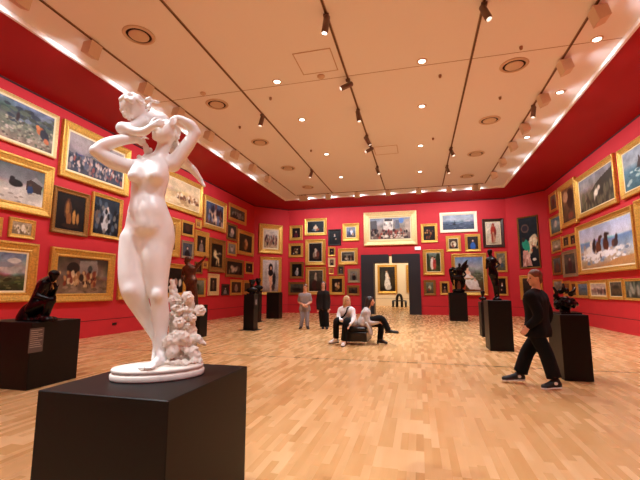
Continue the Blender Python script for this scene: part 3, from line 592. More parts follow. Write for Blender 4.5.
painting(B_, 452, 487.4, 253.4, 295.4, .1, 'gold', [('v', [(0, '6a86b0'), (.3, 'a4a8a8'), (.45, '7c826c'), (.6, '5c6444'), (.75, '54482e'), (1, '4a3420')], .06), ('n', .12, 8), ('e', .16, .8, .2, .24, 'a84a26'), ('e', .1, .72, .1, .3, '6a3c26'), ('e', .62, .8, .2, .17, 'ece4da', 18), ('e', .52, .7, .17, .16, 'f0e8de', 30), ('e', .74, .92, .14, .09, 'e4dccf', 20), ('e', .44, .54, .12, .15, 'f2ece2'), ('e', .44, .44, .08, .06, 'e6bc9a'), ('e', .43, .34, .06, .075, 'e6bc9a'), ('e', .42, .275, .075, .055, '2a1810'), ('e', .38, .33, .03, .06, '2a1810'), ('e', .33, .53, .035, .13, 'e6c0a0', 8), ('e', .6, .57, .13, .03, 'e6c0a0', 30), ('e', .7, .66, .04, .035, 'e6c0a0'), ('s', 18, (.5, .44, 1, .66), ['7c866c', '586048', '9aa090', '4a5a50'], .04, .5), ('e', .45, .62, .13, .02, 'b08a50'), ('e', .62, .97, .32, .03, '7a4428')], 'big gilt framed seated lady in a white gown behind the winged bronze', .01)
painting(B_, 482.7, 504.2, (493, 218.6), (493, 247.4), .15, 'wood', [('v', [(0, 'd8ccb8'), (1, 'c4b498')]), ('n', .1, 5), ('e', .5, .42, .19, .26, 'b03c2c'), ('e', .5, .7, .16, .26, 'b8876a'), ('e', .42, .72, .05, .24, '94382a'), ('e', .52, .13, .09, .08, '8a2c24'), ('e', .5, .16, .05, .05, 'b07a5c'), ('e', .64, .45, .07, .2, '7a2c24'), ('e', .5, .96, .2, .03, '8a7a60')], 'dark wood framed red robed figure on cream', .03)
painting(B_, 495, 507.2, 251.5, 272, .16, 'gold', [('v', [(0, '8a8874'), (1, '5a5440')]), ('n', .3, 5), ('e', .4, .5, .16, .24, 'c8a888'), ('e', .6, .7, .2, .14, '4a5a64')], 'gilt framed pale picture half hidden by the slender bronze')
painting(B_, 496.5, 508, 276.5, 295.6, .17, 'gold', portrait('1c1412', '241a18', fy=.34, s=1.0) + [('e', .5, .48, .1, .06, 'e8e0d4'), ('e', .4, .75, .08, .06, 'd0a888')], 'gilt framed black portrait with white collar beside the slender bronze legs')
# --- right chamfer
painting('CR', 518, 539, (527, 216.2), (530, 268.2), .06, 'goldd', [('v', [(0, '20262e'), (1, '1a1c20')]), ('n', .25, 6), ('e', .33, .22, .22, .09, '6a5248'), ('e', .33, .22, .15, .055, '352c34'), ('e', .68, .55, .24, .2, 'd8c8a0', 20), ('e', .8, .7, .14, .14, '22262a', -15), ('s', 10, (.5, .42, .95, .68), ['b89868', 'efe4c4', 'c87a54'], .05), ('e', .33, .56, .2, .14, '2c9a7c', -15), ('e', .22, .44, .1, .04, '3a2a24'), ('p', [(.16, .66), (.42, .66), (.62, .98), (.1, .98)], 'c89888'), ('s', 8, (.15, .75, .5, .97), ['e0c0b0', 'a86c5c'], .05, 2), ('e', .75, .85, .1, .03, 'e8e0cc')], 'tall thin framed woman in green beside a large fan on a dark ground')
painting('CR', 519.8, 542.3, (531, 275.2), (531, 300), .13, 'gold', [('v', [(0, '4a3a30'), (1, '1e1612')]), N1], 'gilt framed dark picture behind the head of the walking visitor')
# --- right wall
painting(R_, 548.6, 556.2, 192.3, 212, .14, 'gold', [('v', [(0, '8a7c70'), (1, '5a4c40')]), ('n', .3, 5), ('e', .5, .5, .2, .3, '6a3c34')], 'narrow gilt framed brown picture topmost against the angled corner')
painting(R_, 549.3, 560.2, 215, 235.2, .12, 'gold', [('v', [(0, '6a8a98'), (.5, '88a0a0'), (1, '54645a')]), ('n', .3, 6), ('e', .5, .4, .15, .25, 'd0d0c0')], 'gilt framed blue green picture below the topmost narrow one')
painting(R_, 558, 575, (564, 183), (568, 226), .12, 'gold', [('v', [(0, '8a5c3c'), (.5, '6a5038'), (1, '54402c')]), ('n', .35, 6), ('e', .65, .35, .25, .3, '3c2c20'), ('e', .3, .25, .2, .16, 'c09470'), ('e', .6, .85, .2, .1, '8a4a34')], 'tall gilt framed brown woodland path next to the mountain dog')
painting(R_, 574.5, 614.5, (592, 166.5), (597, 211), .11, 'gold', [('v', [(0, '8a8890'), (.3, 'a09890'), (.45, '8a7c6c'), (1, '4a4434')], .08), ('n', .25, 8), ('p', [(.15, .75), (.5, .35), (.8, .18), (1, .1), (1, 1), (0, 1)], '3e3628'), ('s', 50, (.1, .5, 1, 1), ['5a5840', '2e281e', '6a624c', '7a7058'], .03), ('e', .52, .6, .07, .1, 'e0d4c0', -20), ('e', .6, .5, .04, .07, 'd8c8b0'), ('e', .47, .72, .02, .1, 'd0c0a8')], 'gilt framed white dog on a dark mountainside', .02)
painting(R_, 616.5, 668, (640, 134.5), (640, 191.5), .11, 'gold', [('v', [(0, '9aa4b0'), (.35, 'a0a8ac'), (.5, '5c8090'), (1, '4a7078')], .06), ('n', .2, 8), ('p', [(.36, .48), (.42, .2), (.5, .46)], '4a3a38'), ('e', .44, .5, .08, .04, '3a2c2c'), ('s', 40, (0, .55, 1, .95), ['8ab0b4', '3c6470', 'b8ccc8', '547c86'], .05, .35)], 'gilt framed green sea with a dark sail, highest beyond the white dog', .02)
painting(R_, 575.5, 634, (600, 216.8), (605, 272.3), .09, 'gold', [('v', [(0, 'b0bcd8'), (.32, 'c4c4d0'), (.37, '6f8cb4'), (.48, '86a0bc'), (.72, 'c4c4c4'), (.84, 'b8a890'), (1, 'b88a5c')], .05), ('n', .1, 10), ('s', 110, (.02, .58, .95, .9), ['e8e6e6', '98a8bc', 'd0c8bc', '74869c', 'b8a084', 'f2f0ee'], .03, .4), ('p', [(.4, 1), (.7, .86), (1, .82), (1, 1)], 'c0905e'), ('e', .2, .58, .06, .13, 'ece6dc'), ('e', .25, .44, .03, .09, 'e8e0d4', 25), ('e', .27, .37, .03, .03, 'dcd4c8'), ('e', .11, .6, .05, .11, 'd8d0c4'), ('e', .1, .47, .025, .08, 'a89888', 20), ('e', .4, .54, .055, .15, '6a3e2a'), ('e', .43, .37, .03, .1, '54301f', 20), ('e', .46, .3, .03, .035, '3c2218'), ('e', .37, .7, .015, .1, '54301f'), ('e', .43, .7, .015, .1, '54301f'), ('e', .54, .5, .05, .15, '5a3426'), ('e', .56, .33, .03, .1, '40241a', 20), ('e', .59, .27, .03, .03, '30201a'), ('e', .31, .5, .035, .12, '3c2a2a'), ('e', .33, .38, .02, .07, '2c2020', 20), ('e', .72, .5, .05, .09, '4a3838'), ('e', .75, .39, .025, .07, '3a2a2e', 20), ('e', .68, .5, .03, .08, '6a4a40'), ('s', 44, (.06, .64, .8, .78), ['f6f2ee', 'e0e0e6', 'ffffff'], .028, .5)], 'largest gilt framed horses galloping through surf', .02)
painting(R_, 635.3, 685, (640, 198), (640, 266.5), .14, 'gold', [('v', [(0, '7a8490'), (1, '5a4a38')]), N1], 'gilt framed picture cut by the photo edge next to the surf horses')
painting(R_, 551, 560.7, 238.2, 252.8, .14, 'gold', [('v', [(0, '8a7c60'), (.5, 'b0a48c'), (1, '6a5c40')]), ('n', .3, 5), ('e', .5, .6, .2, .12, 'd8d0c0')], 'gilt framed pale cattle picture under the blue green one')
painting(R_, 562, 568.4, 235.3, 247.8, .17, 'gold', portrait('34281e', '6a5038', fy=.38, s=1.1), 'first of two little gilt portraits under the woodland path')
painting(R_, 569, 575.3, 233.2, 246.2, .17, 'gold', portrait('2a1c16', '7a3c2c', fy=.38, s=1.1), 'second of two little gilt portraits, touching the surf horses frame')
painting(R_, 552, 560.8, 255.6, 275, .13, 'goldd', [('v', [(0, '5a6464'), (1, '4a3a30')]), ('n', .3, 5), ('e', .5, .6, .2, .3, '6a4434')], 'dark gilt framed grey picture under the cattle next to the corner')
painting(R_, 562, 575.5, 250.3, 277, .13, 'silver', [('v', [(0, '5a5850'), (1, '3c3830')]), ('n', .3, 6), ('e', .5, .55, .18, .32, '4a2c30'), ('e', .5, .28, .07, .07, 'c8a084')], 'silver gilt framed standing figure below the two little portraits')
painting(R_, 553, 562, 279.5, 293, .15, 'gold', [('v', [(0, 'a09c90'), (1, '5c5444')]), ('n', .35, 6)], 'gilt framed pale study in the lowest row nearest the corner')
painting(R_, 562.8, 569.6, 281, 296.5, .17, 'gold', [('v', [(0, '9a6a44'), (1, '54341e')]), N1], 'narrow gilt framed orange brown study in the lowest row behind the black bronze cluster')
painting(R_, 570.2, 576, 281.4, 297.5, .17, 'gold', [('v', [(0, '6a4430'), (1, '34241a')]), N1], 'narrow gilt framed dark brown study in the lowest row under the surf horses corner')
painting(R_, 576.6, 587.8, 281.2, 298, .16, 'gold', [('v', [(0, '7a8ca0'), (.45, '5a7084'), (1, '6a6450')]), ('n', .25, 6), ('e', .6, .45, .25, .1, '3c5468')], 'gilt framed blue lake view in the lowest row')
painting(R_, 588.5, 606.7, 279.8, 299.4, .16, 'gold', [('v', [(0, 'b49c8c'), (.4, 'c4b0a0'), (.55, '7a6458'), (1, 'b4a494')]), ('n', .2, 6), ('s', 24, (.1, .5, .95, .8), ['6a4a44', 'd8ccc0', '8a6c60', '4a3430'], .05)], 'gilt framed pinkish harbour in the lowest row under the surf horses', .05)
painting(R_, 607.7, 622.4, 278.6, 299.6, .14, 'gold', [('v', [(0, '5a544a'), (.5, '6a5a44'), (1, '3c3426')]), ('n', .35, 6), ('e', .5, .35, .3, .14, '38342a')], 'gilt framed brown stormy landscape in the lowest row after the pinkish harbour', .03)
painting(R_, 623.3, 645, 278.4, 300.6, .12, 'gold', [('v', [(0, '4c5448'), (.5, '5a5c50'), (1, '3a3c30')]), ('n', .35, 6), ('e', .4, .45, .07, .22, 'd0ccc0'), ('e', .55, .7, .2, .12, '6a5c48'), ('s', 16, (.1, .1, .9, .9), ['2c3428', '747a68', '9a9486'], .06)], 'gilt framed green scene with a pale upright figure, lowest row at the photo edge')
# --- cream gallery
painting('G', 377.6, 397, (387, 264.8), (387, 293.2), .11, 'gold', [('v', [(0, '30302e'), (1, '2a221c')]), ('n', .25, 6), ('e', .5, .72, .2, .24, 'd4d2ce'), ('e', .48, .6, .14, .24, 'dad8d4'), ('e', .62, .86, .14, .1, 'c8c6c2'), ('e', .47, .36, .11, .14, 'e0dcd6'), ('e', .45, .18, .06, .065, 'dcbc9c'), ('e', .44, .135, .07, .04, '3a2a20'), ('e', .6, .42, .035, .14, 'dcc0a4', -20), ('e', .18, .5, .12, .34, '44423a'), ('e', .85, .6, .1, .3, '3c3426')], 'gilt framed full length lady in white seen through the doorway')
painting('G', 406.3, 425, 265, 292.5, .12, 'gold', [('v', [(0, '3a322a'), (1, '221a14')]), N1], 'gilt frame edge showing at the side of the doorway')
# ------------------------------------------------------------------ ceiling furniture
def track(name, a, b, label, w=.026, hgt=.022):
    a = Vector(a); b = Vector(b); mid = (a + b) / 2; L = (b - a).length; rz = math.atan2((b - a).y, (b - a).x)
    e = thing(name, (mid.x, mid.y, ZC - hgt), label, 'lighting track', 'lighting tracks along the ceiling', rz)
    MB().box(-L / 2, L / 2, -w, w, 0.006, hgt - .0015).build('housing', 'track', e)
    MB().box(-L / 2 + .02, L / 2 - .02, -w * .45, w * .45, 0, .0065).build('conductor_slot', mat('slot brown', '#5a4432', .7), e)
    return e
XT = [np.mean([on_z(*p, ZC)[0] for p in q]) for q in (((43.75, 0), (140, 75), (292, 193.7)), ((160, 0), (231, 80), (320, 177)), ((322, 0), (350, 77), (383, 187)), ((483.3, 0), (450, 154)), ((598, 0), (552, 74), (490, 176)))]
YBK = np.mean([on_z(*p, ZC)[1] for p in ((294, 194.3), (350, 191.5), (430, 188))])
Y0T = FY + .4
SL, T1, T2, T3, SR = XT
YT = min(YBK, SYB - .35)
track('lighting_track', (SL, Y0T, ZC), (SL, YT, ZC), 'ceiling track along the side of the marble statue, beside the red soffit')
track('lighting_track', (T1, Y0T, ZC), (T1, YT - .06, ZC), 'ceiling track second from the marble statue side, between round vents and downlights')
track('lighting_track', (T2, Y0T, ZC), (T2, YT - .06, ZC), 'ceiling track down the middle of the white ceiling')
track('lighting_track', (T3, Y0T, ZC), (T3, YT - .06, ZC), 'ceiling track just beside the row of vents nearer the surf horses wall')
track('lighting_track', (SR, Y0T, ZC), (SR, YT, ZC), 'ceiling track along the surf horses wall, beside the red soffit')
track('lighting_track', (SL + .06, YT, ZC), (SR - .06, YT, ZC), 'ceiling track across the far end above the doorway wall')

LIGHTS = []
def spot(loc, tgt, power, size=80, blend=.6, rad=.05, col=(.95, 1, 1.07), name='lamp'):
    l = bpy.data.lights.new(name, 'SPOT'); l.energy = power; l.spot_size = math.radians(size); l.spot_blend = blend; l.shadow_soft_size = rad; l.color = col
    o = bpy.data.objects.new(name, l); C.objects.link(o); o.location = loc
    o.rotation_euler = (Vector(tgt) - Vector(loc)).to_track_quat('-Z', 'Y').to_euler(); return o

# wall washers: wedge shaped beige boxes under the outer tracks
WASH = 330
def washer(x, y, ang, label, light=True):
    e = thing('wall_washer', (x, y, ZC - .37), label, 'wall washer light', 'beige wall washers along the ceiling edge', ang)
    # local +x looks at the wall
    v = [(-.10, -.13, .30), (.12, -.13, .30), (.12, .13, .30), (-.10, .13, .30), (-.02, -.13, .02), (.17, -.13, .10), (.17, .13, .10), (-.02, .13, .02)]
    MB().add(v, [(0, 3, 2, 1), (4, 5, 6, 7), (0, 1, 5, 4), (1, 2, 6, 5), (2, 3, 7, 6), (3, 0, 4, 7)]).build('body', 'fix', e)
    MB().box(-.03, .03, -.03, .03, .29, .3475).build('stem', 'track', e)
    MB().add([(.128, -.10, .27), (.128, .10, .27), (.168, .10, .13), (.168, -.10, .13)], [(0, 1, 2, 3)]).build('reflector', 'fixin', e)
    if light:
        d = Vector((math.cos(ang), math.sin(ang), 0)); p = Vector((x, y, ZC - .17)) + d * .2
        spot(p, p + d * 1.0 + Vector((0, 0, -.95)), WASH, 142, 1.0, .07, name='wall_washer_lamp')
names = ['by the cupid head', 'right of the raised marble elbow', 'third beyond the marble elbow', 'fourth beyond the marble elbow', 'fifth beyond the marble elbow', 'sixth beyond the marble elbow', 'nearest the far corner on the statue side']
pl = [(20, -2), (95, 50), (148, 90), (185, 113), (213, 136), (237.5, 155), (257.5, 168), (272.5, 179)]
ll = ['beige wall washer at the photo corner over the hillside painting', 'beige wall washer above and before the cupid head', 'beige wall washer just behind the cupid curls', 'beige wall washer first beyond the raised marble elbow', 'beige wall washer second beyond the raised marble elbow', 'beige wall washer third beyond the raised marble elbow', 'beige wall washer fourth beyond the raised marble elbow', 'beige wall washer fifth beyond the marble elbow, near the far corner']
for p, lb in zip(pl, ll): washer(SL - .02, on_z(*p, ZC - .2)[1], math.pi, lb)
pr = [(598, 16), (562, 68), (539, 101), (523, 129), (510.4, 147), (500, 163), (489.6, 176)]
lr = ['beige wall washer nearest the camera over the surf horses wall', 'beige wall washer second over the surf horses wall', 'beige wall washer third over the surf horses wall, by a dark spotlight', 'beige wall washer fourth over the surf horses wall', 'beige wall washer fifth over the surf horses wall', 'beige wall washer sixth over the surf horses wall', 'beige wall washer seventh over the surf horses wall, near the far corner']
for p, lb in zip(pr, lr): washer(SR + .02, on_z(*p, ZC - .2)[1], 0, lb)
pb = [(293, 196), (305, 197), (328, 196), (357, 194), (388, 192), (418.7, 191), (449, 189), (475, 187), (483, 186)]
lb_ = ['far end beige wall washer nearest the statue side corner', 'far end beige wall washer second from the statue side corner', 'far end beige wall washer at the end of the second track', 'far end beige wall washer left of the city crowd painting', 'far end beige wall washer at the end of the middle track', 'far end beige wall washer above the couple in a garden', 'far end beige wall washer above the white framed seascape', 'far end beige wall washer above the bright blue portrait', 'far end beige wall washer nearest the surf horses side corner']
for p, lb in zip(pb, lb_): washer(min(max(on_y(*p, YT)[0], SL + .35), SR - .35), YT + .02, math.pi / 2, lb)
# the rows carry on behind the photographer: only their lamps matter here
for y in (0.2, -2.4): 
    washer(SL - .02, y, math.pi, 'beige wall washer on the statue side track behind the photographer'); washer(SR + .02, y, 0, 'beige wall washer on the surf horses track behind the photographer')

def vent(px, py, label, R=.30):
    p = on_z(px, py, ZC)
    e = thing('ceiling_vent', (p[0], p[1], ZC - .035), label, 'air vent', 'round air vents in the ceiling')
    MB().lathe([(R * .80, .034), (R * 1.0, .034), (R * 1.02, .026), (R * .98, .014), (R * .80, .006), (R * .80, .034)], cap=False).build('rim', 'vent', e, True)
    MB().lathe([(R * .83, .031), (R * .83, .0335), (.001, .0335), (.001, .031)]).build('throat', 'ventd', e)
    MB().lathe([(.001, .002), (R * .60, 0.0), (R * .64, .010), (R * .60, .024), (.001, .027)]).build('diffuser', 'vent', e, True)
for a in [(139, 35, 'largest round ceiling vent, above the cupid head'), (217, 104, 'round ceiling vent beyond the raised marble elbow, by the ceiling joint'), (260, 142, 'round ceiling vent beside the hanging spotlight of the second track'), (288, 168, 'round ceiling vent third beyond the marble elbow'), (308, 187, 'farthest round ceiling vent on the statue side, above the far end'),
          (514, 65, 'largest round ceiling vent on the surf horses side'), (489.5, 120, 'round ceiling vent second on the surf horses side'), (476, 153.5, 'round ceiling vent third on the surf horses side'), (467, 176, 'round ceiling vent farthest on the surf horses side')]:
    vent(*a)
def downlight(px, py, label, on=True, R=.10, p=None):
    p = on_z(px, py, ZC) if p is None else p
    e = thing('downlight', (p[0], p[1], ZC - .022), label, 'downlight', 'recessed downlights in the ceiling')
    MB().lathe([(R * .75, .021), (R * 1.15, .021), (R * 1.15, .012), (R * .78, .006), (R * .75, .021)], cap=False).build('bezel', 'vent', e, True)
    MB().lathe([(.001, .012), (R * .72, .010), (R * .72, .020), (.001, .0205)]).build('lens', 'lamp', e)
    spot((p[0], p[1], ZC - .04), (p[0], p[1], 0), DOWN, 105, .6, .07, (.95, 1, 1.07), name='downlight_lamp')
DOWN = 900
for a in [(277, 81.5, 'recessed downlight nearest the ceiling joint between the second and middle tracks'), (302, 119.5, 'recessed downlight second between the second and middle tracks'), (326.5, 154, 'recessed downlight third between the second and middle tracks'), (341, 177, 'recessed downlight farthest between the second and middle tracks'),
          (422, 61, 'recessed downlight nearest between the middle track and the vents'), (422, 106, 'recessed downlight second between the middle track and the vents'), (420.5, 145.5, 'recessed downlight third between the middle track and the vents'), (420, 171.5, 'recessed downlight farthest between the middle track and the vents'),
          (597, 39, 'recessed downlight in the edge strip nearest the surf horses wall'), (560, 92, 'recessed downlight in the edge strip, second along the surf horses side'), (527, 137, 'recessed downlight in the edge strip, third along the surf horses side')]:
    downlight(*a)
for x, y in ((-3.2, 1.0), (0.4, 1.0), (-3.2, -2.5), (0.4, -2.5), (-5.6, 3.0), (3.0, 1.0)):
    downlight(0, 0, 'recessed downlight in the ceiling behind the photographer', p=(x, y, ZC))
# track spotlights: tilted dark cylinders
def trackspot(x, y, tilt, az, label, lit=False, tgt=None):
    e = thing('track_spotlight', (x, y, ZC - .30), label, 'track spotlight', 'dark spotlights on the ceiling tracks')
    d = Vector((math.sin(tilt) * math.cos(az), math.sin(tilt) * math.sin(az), -math.cos(tilt)))
    top = Vector((0, 0, .23)); c0 = Vector((0, 0, .12)); a = c0 - d * .12; b = c0 + d * .2
    MB().box(-.05, .05, -.03, .03, .225, .2775).build('adapter', 'spot', e)
    MB().tube([top, c0], .016).build('stem', 'spot', e, True)
    MB().tube([a, a + d * .02, b - d * .02, b], [.045, .06, .062, .055], 16).build('body', 'spot', e, True)
    MB().tube([b, b + d * .006], [.045, .045], 16).build('lens', 'lamp' if lit else 'fixin', e)
    p = Vector((x, y, ZC - .30)) + b + d * .03
    return p, d
R_ = math.radians
def ts(px, py, X, tilt, az, label, lit=False, power=0, size=30, tgt=None):
    y = on_x(px, py, X)[1] if False else None
    q = on_z(px, py, ZC - .05); p, d = trackspot(X, q[1], R_(tilt), R_(az), label, lit)
    if power: spot(p, p + d if tgt is None else Vector(tgt), power, size, .5, .04, (1, .92, .82), name='track_spotlight_lamp')
ts(325, 16, T2, 12, 150, 'lit spotlight nearest the camera on the middle track', True, 250, 60)
ts(350, 80, T2, 62, 200, 'spotlight on the middle track by the ceiling joint, tilted sideways')
ts(360, 110, T2, 8, 0, 'hanging spotlight third along the middle track')
ts(366, 136, T2, 30, 20, 'spotlight fourth along the middle track, head of a close pair')
ts(370, 146, T2, 60, 210, 'spotlight fifth along the middle track, lower of a close pair')
ts(378, 167, T2, 25, 320, 'spotlight farthest along the middle track')
ts(262, 115, T1, 14, 190, 'hanging spotlight nearest on the second track')
ts(312, 170, T1, 16, 200, 'hanging spotlight farthest on the second track')
ts(486, 4, T3, 20, 330, 'spotlight nearest the camera on the track beside the vents')
ts(450, 148, T3, 25, 320, 'spotlight on the track beside the vents, farther along')
ts(447, 166, T3, 20, 320, 'farthest spotlight on the track beside the vents')
ts(534, 106, SR - .02, 10, 200, 'dark spotlight among the beige washers over the surf horses wall')
# small ceiling details
def disc(name, px, py, r, hgt, label, cat, m='vent', grp=None):
    p = on_z(px, py, ZC); e = MB().lathe([(.001, -hgt), (r * .7, -hgt), (r, -hgt * .5), (r, -.001)], n=20).build(name, m, None, True)
    e.location = (p[0], p[1], ZC); tag(e, label, cat, grp); return e
disc('smoke_detector', 321, 76, .09, .05, 'small round smoke detector beside the square hatch at the ceiling joint', 'smoke detector')
disc('smoke_detector', 203, 93, .07, .05, 'small round smoke detector just before the ceiling joint near the marble elbow', 'smoke detector')
for px, py, lb in ((270.5, 97.5, 'tiny dark sprinkler just past the nearest downlight between tracks'), (311, 150, 'tiny dark sprinkler left of the third downlight'), (440, 75, 'tiny dark sprinkler between the middle track and the largest vent'), (521, 46.5, 'tiny dark sprinkler just before the largest surf horses side vent'), (240, 126.5, 'tiny sprinkler beside the second round vent'), (500, 97, 'tiny dark sprinkler between the two vents of the surf horses side'), (433, 138, 'tiny dark sprinkler beside the third downlight of the vent side')):
    e = disc('sprinkler', px, py, .035, .07, lb, 'sprinkler', 'track', 'fire sprinklers in the ceiling')
def hatch(px, py, sx, sy, label):
    p = on_z(px, py, ZC); e = thing('ceiling_hatch', (p[0], p[1], ZC - .012), label, 'access hatch', 'square access hatches in the ceiling')
    m = MB(); m.box(-sx, sx, -sy, -sy + .02, 0, .011); m.box(-sx, sx, sy - .02, sy, 0, .011); m.box(-sx, -sx + .02, -sy + .02, sy - .02, 0, .011); m.box(sx - .02, sx, -sy + .02, sy - .02, 0, .011)
    m.build('frame', mat('hatch edge', '#c7ab92', .7), e); MB().box(-sx + .02, sx - .02, -sy + .02, sy - .02, .006, .011).build('panel', 'ceil', e)
hatch(316, 62, .42, .42, 'square access hatch beside the middle track, before the ceiling joint')
hatch(386, 150, .42, .42, 'square access hatch beside the middle track, far end')

# ------------------------------------------------------------------ pedestals
def pedestal(x0, x1, y0, y1, z, label, plate=0, grp='black pedestals carrying sculptures'):
    cx, cyy = (x0 + x1) / 2, (y0 + y1) / 2
    e = thing('pedestal', (cx, cyy, 0), label, 'pedestal', grp); a, b = (x1 - x0) / 2, (y1 - y0) / 2
    MB().box(-a, a, -b, b, .012 if plate else 0.0, z, .004).build('body', 'ped', e)
    if plate: MB().box(-a - plate, a + plate, -b - plate, b + plate, 0, .012, .003).build('base_plate', 'ped', e)
    return e
def zt(px, py, Y): return on_y(px, py, Y)[2]
# foreground
FGZ = .85
c0, c1, c2 = on_z(42.5, 389, FGZ), on_z(165, 402.5, FGZ), on_z(248.5, 366, FGZ)
pedestal(c0[0], c1[0], (c0[1] + c1[1]) / 2, c2[1], FGZ, 'largest black pedestal, under the white marble statue')
# hunched bronze
q = on_z(26, 391, 0); q2 = on_z(75.5, 378, 0); THZ = zt(27, 322.5, q[1])
q_th = (q[0], q[1] + .38, THZ); pedestal(q[0] - 1.05, q[0], q[1], q2[1], THZ, 'wide black pedestal under the hunched bronze, with a white text card')
e = thing('text_card', (q[0] + .0005, (q[1] + q2[1]) / 2 - .32, on_x(37, 352, q[0])[2]), 'small grey text card on the side of the pedestal under the hunched bronze', 'text card', None, math.pi / 2)
cw = .105; chh = on_x(37, 328, q[0])[2] - on_x(37, 352, q[0])[2]
MB().box(-cw, cw, -.004, 0, 0, chh).build('card', 'labelt', e)
m = MB(); rr_ = random.Random(5)
for i in range(9):
    z = chh * (.92 - i * .085); w = cw * (1.7 if i not in (1, 4) else 1.1) * (.8 + .2 * rr_.random())
    m.box(-cw * .86, -cw * .86 + w, -.0055, -.004, z - .008, z)
m.build('text_lines', 'print', e)
# right hand and far pedestals: front bottom corners and top
def ped_px(xl, xr, yb, yt, depth, label, plate=0):
    a, b = on_z(xl, yb, 0), on_z(xr, yb, 0); y = (a[1] + b[1]) / 2
    x0, x1 = on_y(xl, yb, y)[0], on_y(xr, yb, y)[0]; z = zt((xl + xr) / 2, yt, y)
    pedestal(x0, x1, y, y + depth, z, label, plate); return x0, x1, y, y + depth, z
PR = ped_px(565, 594.5, 381.5, 315, .62, 'black pedestal beside the walking visitor, under the bronze cluster')
PM = ped_px(490.5, 514.5, 351.5, 300.5, .62, 'black pedestal under the slender standing bronze')
PM2 = ped_px(482.5, 490, 337, 302, .5, 'narrow black pedestal behind the slender bronze pedestal, under a small bust')
PB = ped_px(450.3, 468.2, 321.2, 292.6, .6, 'black pedestal under the winged bronze group')
PT1 = ped_px(243, 253.2, 330.5, 294.5, .38, 'slim tall black pedestal nearer the camera of the pair with busts', .12)
PT2 = ped_px(253.5, 258.3, 322, 291.5, .34, 'slim black pedestal behind the nearer bust pedestal', .1)
PC = ped_px(266.2, 278.6, 318.6, 292.3, .5, 'bare black pedestal in front of the tall white nude painting')
PN = ped_px(185, 199, 337.5, 305, .42, 'black pedestal under the brown bronze behind the marble flowers')
e = thing('text_card', (PT1[1] + .0005, PT1[2] + .19, .84), 'small pale text card on the slim pedestal with the nearer bust', 'text card', None, math.pi / 2)
MB().box(-.07, .07, -.004, 0, 0, .2).build('card', 'labelt', e)
m = MB()
for i in range(5): m.box(-.055, .05 - .01 * (i % 2), -.0055, -.004, .16 - i * .03, .168 - i * .03)
m.build('text_lines', 'print', e)

# ------------------------------------------------------------------ bench
BY = on_z(357, 345.3, 0)[1]; bx0, bx1 = on_y(343.5, 345, BY)[0], on_y(366.8, 345, BY)[0]; BZ = zt(355, 327, BY); BL = 1.0
BZ = max(.38, min(.46, BZ))
e = thing('bench', ((bx0 + bx1) / 2, BY + BL / 2, 0), 'black leather bench with a chrome frame between the two seated visitors', 'bench'); a = (bx1 - bx0) / 2; b = BL / 2
MB().box(-a, a, -b, b, .09, BZ - .13, .012).build('base_box', 'leather', e, False)
MB().box(-a, a, -b, b, BZ - .125, BZ, .03).build('seat_cushion', 'leather', e, False)
MB().box(-a - .012, a + .012, -b - .012, b + .012, .055, .088, .004).build('rail', 'chrome', e)
for sx in (-1, 1):
    for sy in (-1, 1): MB().box(sx * (a - .03) - .022, sx * (a - .03) + .022, sy * (b - .03) - .022, sy * (b - .03) + .022, 0, .054).build('leg', 'chrome', e)
# arched black seat in the gallery beyond
GY = on_z(399, 307, 0)[1]
gx = lambda px: on_y(px, 300, GY)[0]; gz = lambda py: on_y(399, py, GY)[2]
x0, x1 = gx(392.5), gx(406.3); xm = (x0 + x1) / 2; zs = gz(300.2); za = gz(294.6)
e = thing('arched_seat', (xm, GY, 0), 'black seat with an arched back standing in the cream gallery beyond the doorway', 'seat')
w = (x1 - x0) / 2
MB().box(-w, w, -.3, .3, zs - .08, zs, .02).build('seat', 'blackf', e)
for sx in (-1, 1):
    for sy in (-1, 1): MB().tube([(sx * (w - .04), sy * .24, 0), (sx * (w - .05), sy * .24, zs - .06)], [.07, .09]).build('leg', 'blackf', e, True)
aw = w * .36
MB().tube([(-aw, .0, 0.0), (-aw, .0, zs)] + [(aw * math.cos(math.pi * (1 - t / 8)), .0, zs + (za - zs) * math.sin(math.pi * t / 8)) for t in range(9)] + [(aw, 0, zs), (aw, 0, 0)], .11).build('arched_back', 'blackf', e, True)
# white sign box above the portal
p, p2 = on_y(414.7, 246.6, YB - .06), on_y(420.9, 249.9, YB - .06)
e = thing('sign_box', ((p[0] + p2[0]) / 2, YB, p2[2]), 'small white sign box on the red wall above the portal corner', 'sign')
w = (p2[0] - p[0]) / 2; MB().box(-w, w, -.06, -.001, 0, p[2] - p2[2], .006).build('housing', 'label', e)
MB().box(-w * .93, w * .93, -.063, -.059, .012, p[2] - p2[2] - .012).build('face', mat('lit sign face', '#ffffff', .4, emit='#ffffff', estr=.7), e)
# wall socket
p = on_x(114.3, 323.8, XL)
e = thing('wall_socket', (p[0], p[1], p[2] - .04), 'small black socket low on the red wall under the market square painting', 'socket', None, math.pi / 2)
MB().box(-.09, .09, -.012, -.001, 0, .075, .003).build('plate', 'blackf', e); MB().box(-.04, -.01, -.015, -.012, .025, .05).build('outlet', 'ped', e); MB().box(.01, .04, -.015, -.012, .025, .05).build('outlet', 'ped', e)


TH_x, TH_y, THZ_ = q_th
PM_y, PM_z = PM[2] + .3, PM[4]; PM2_ = PM2; PB_y, PB_z = PB[2], PB[4]; PT1_ = PT1; PT2_ = PT2; PN_ = PN; PR_ = PR
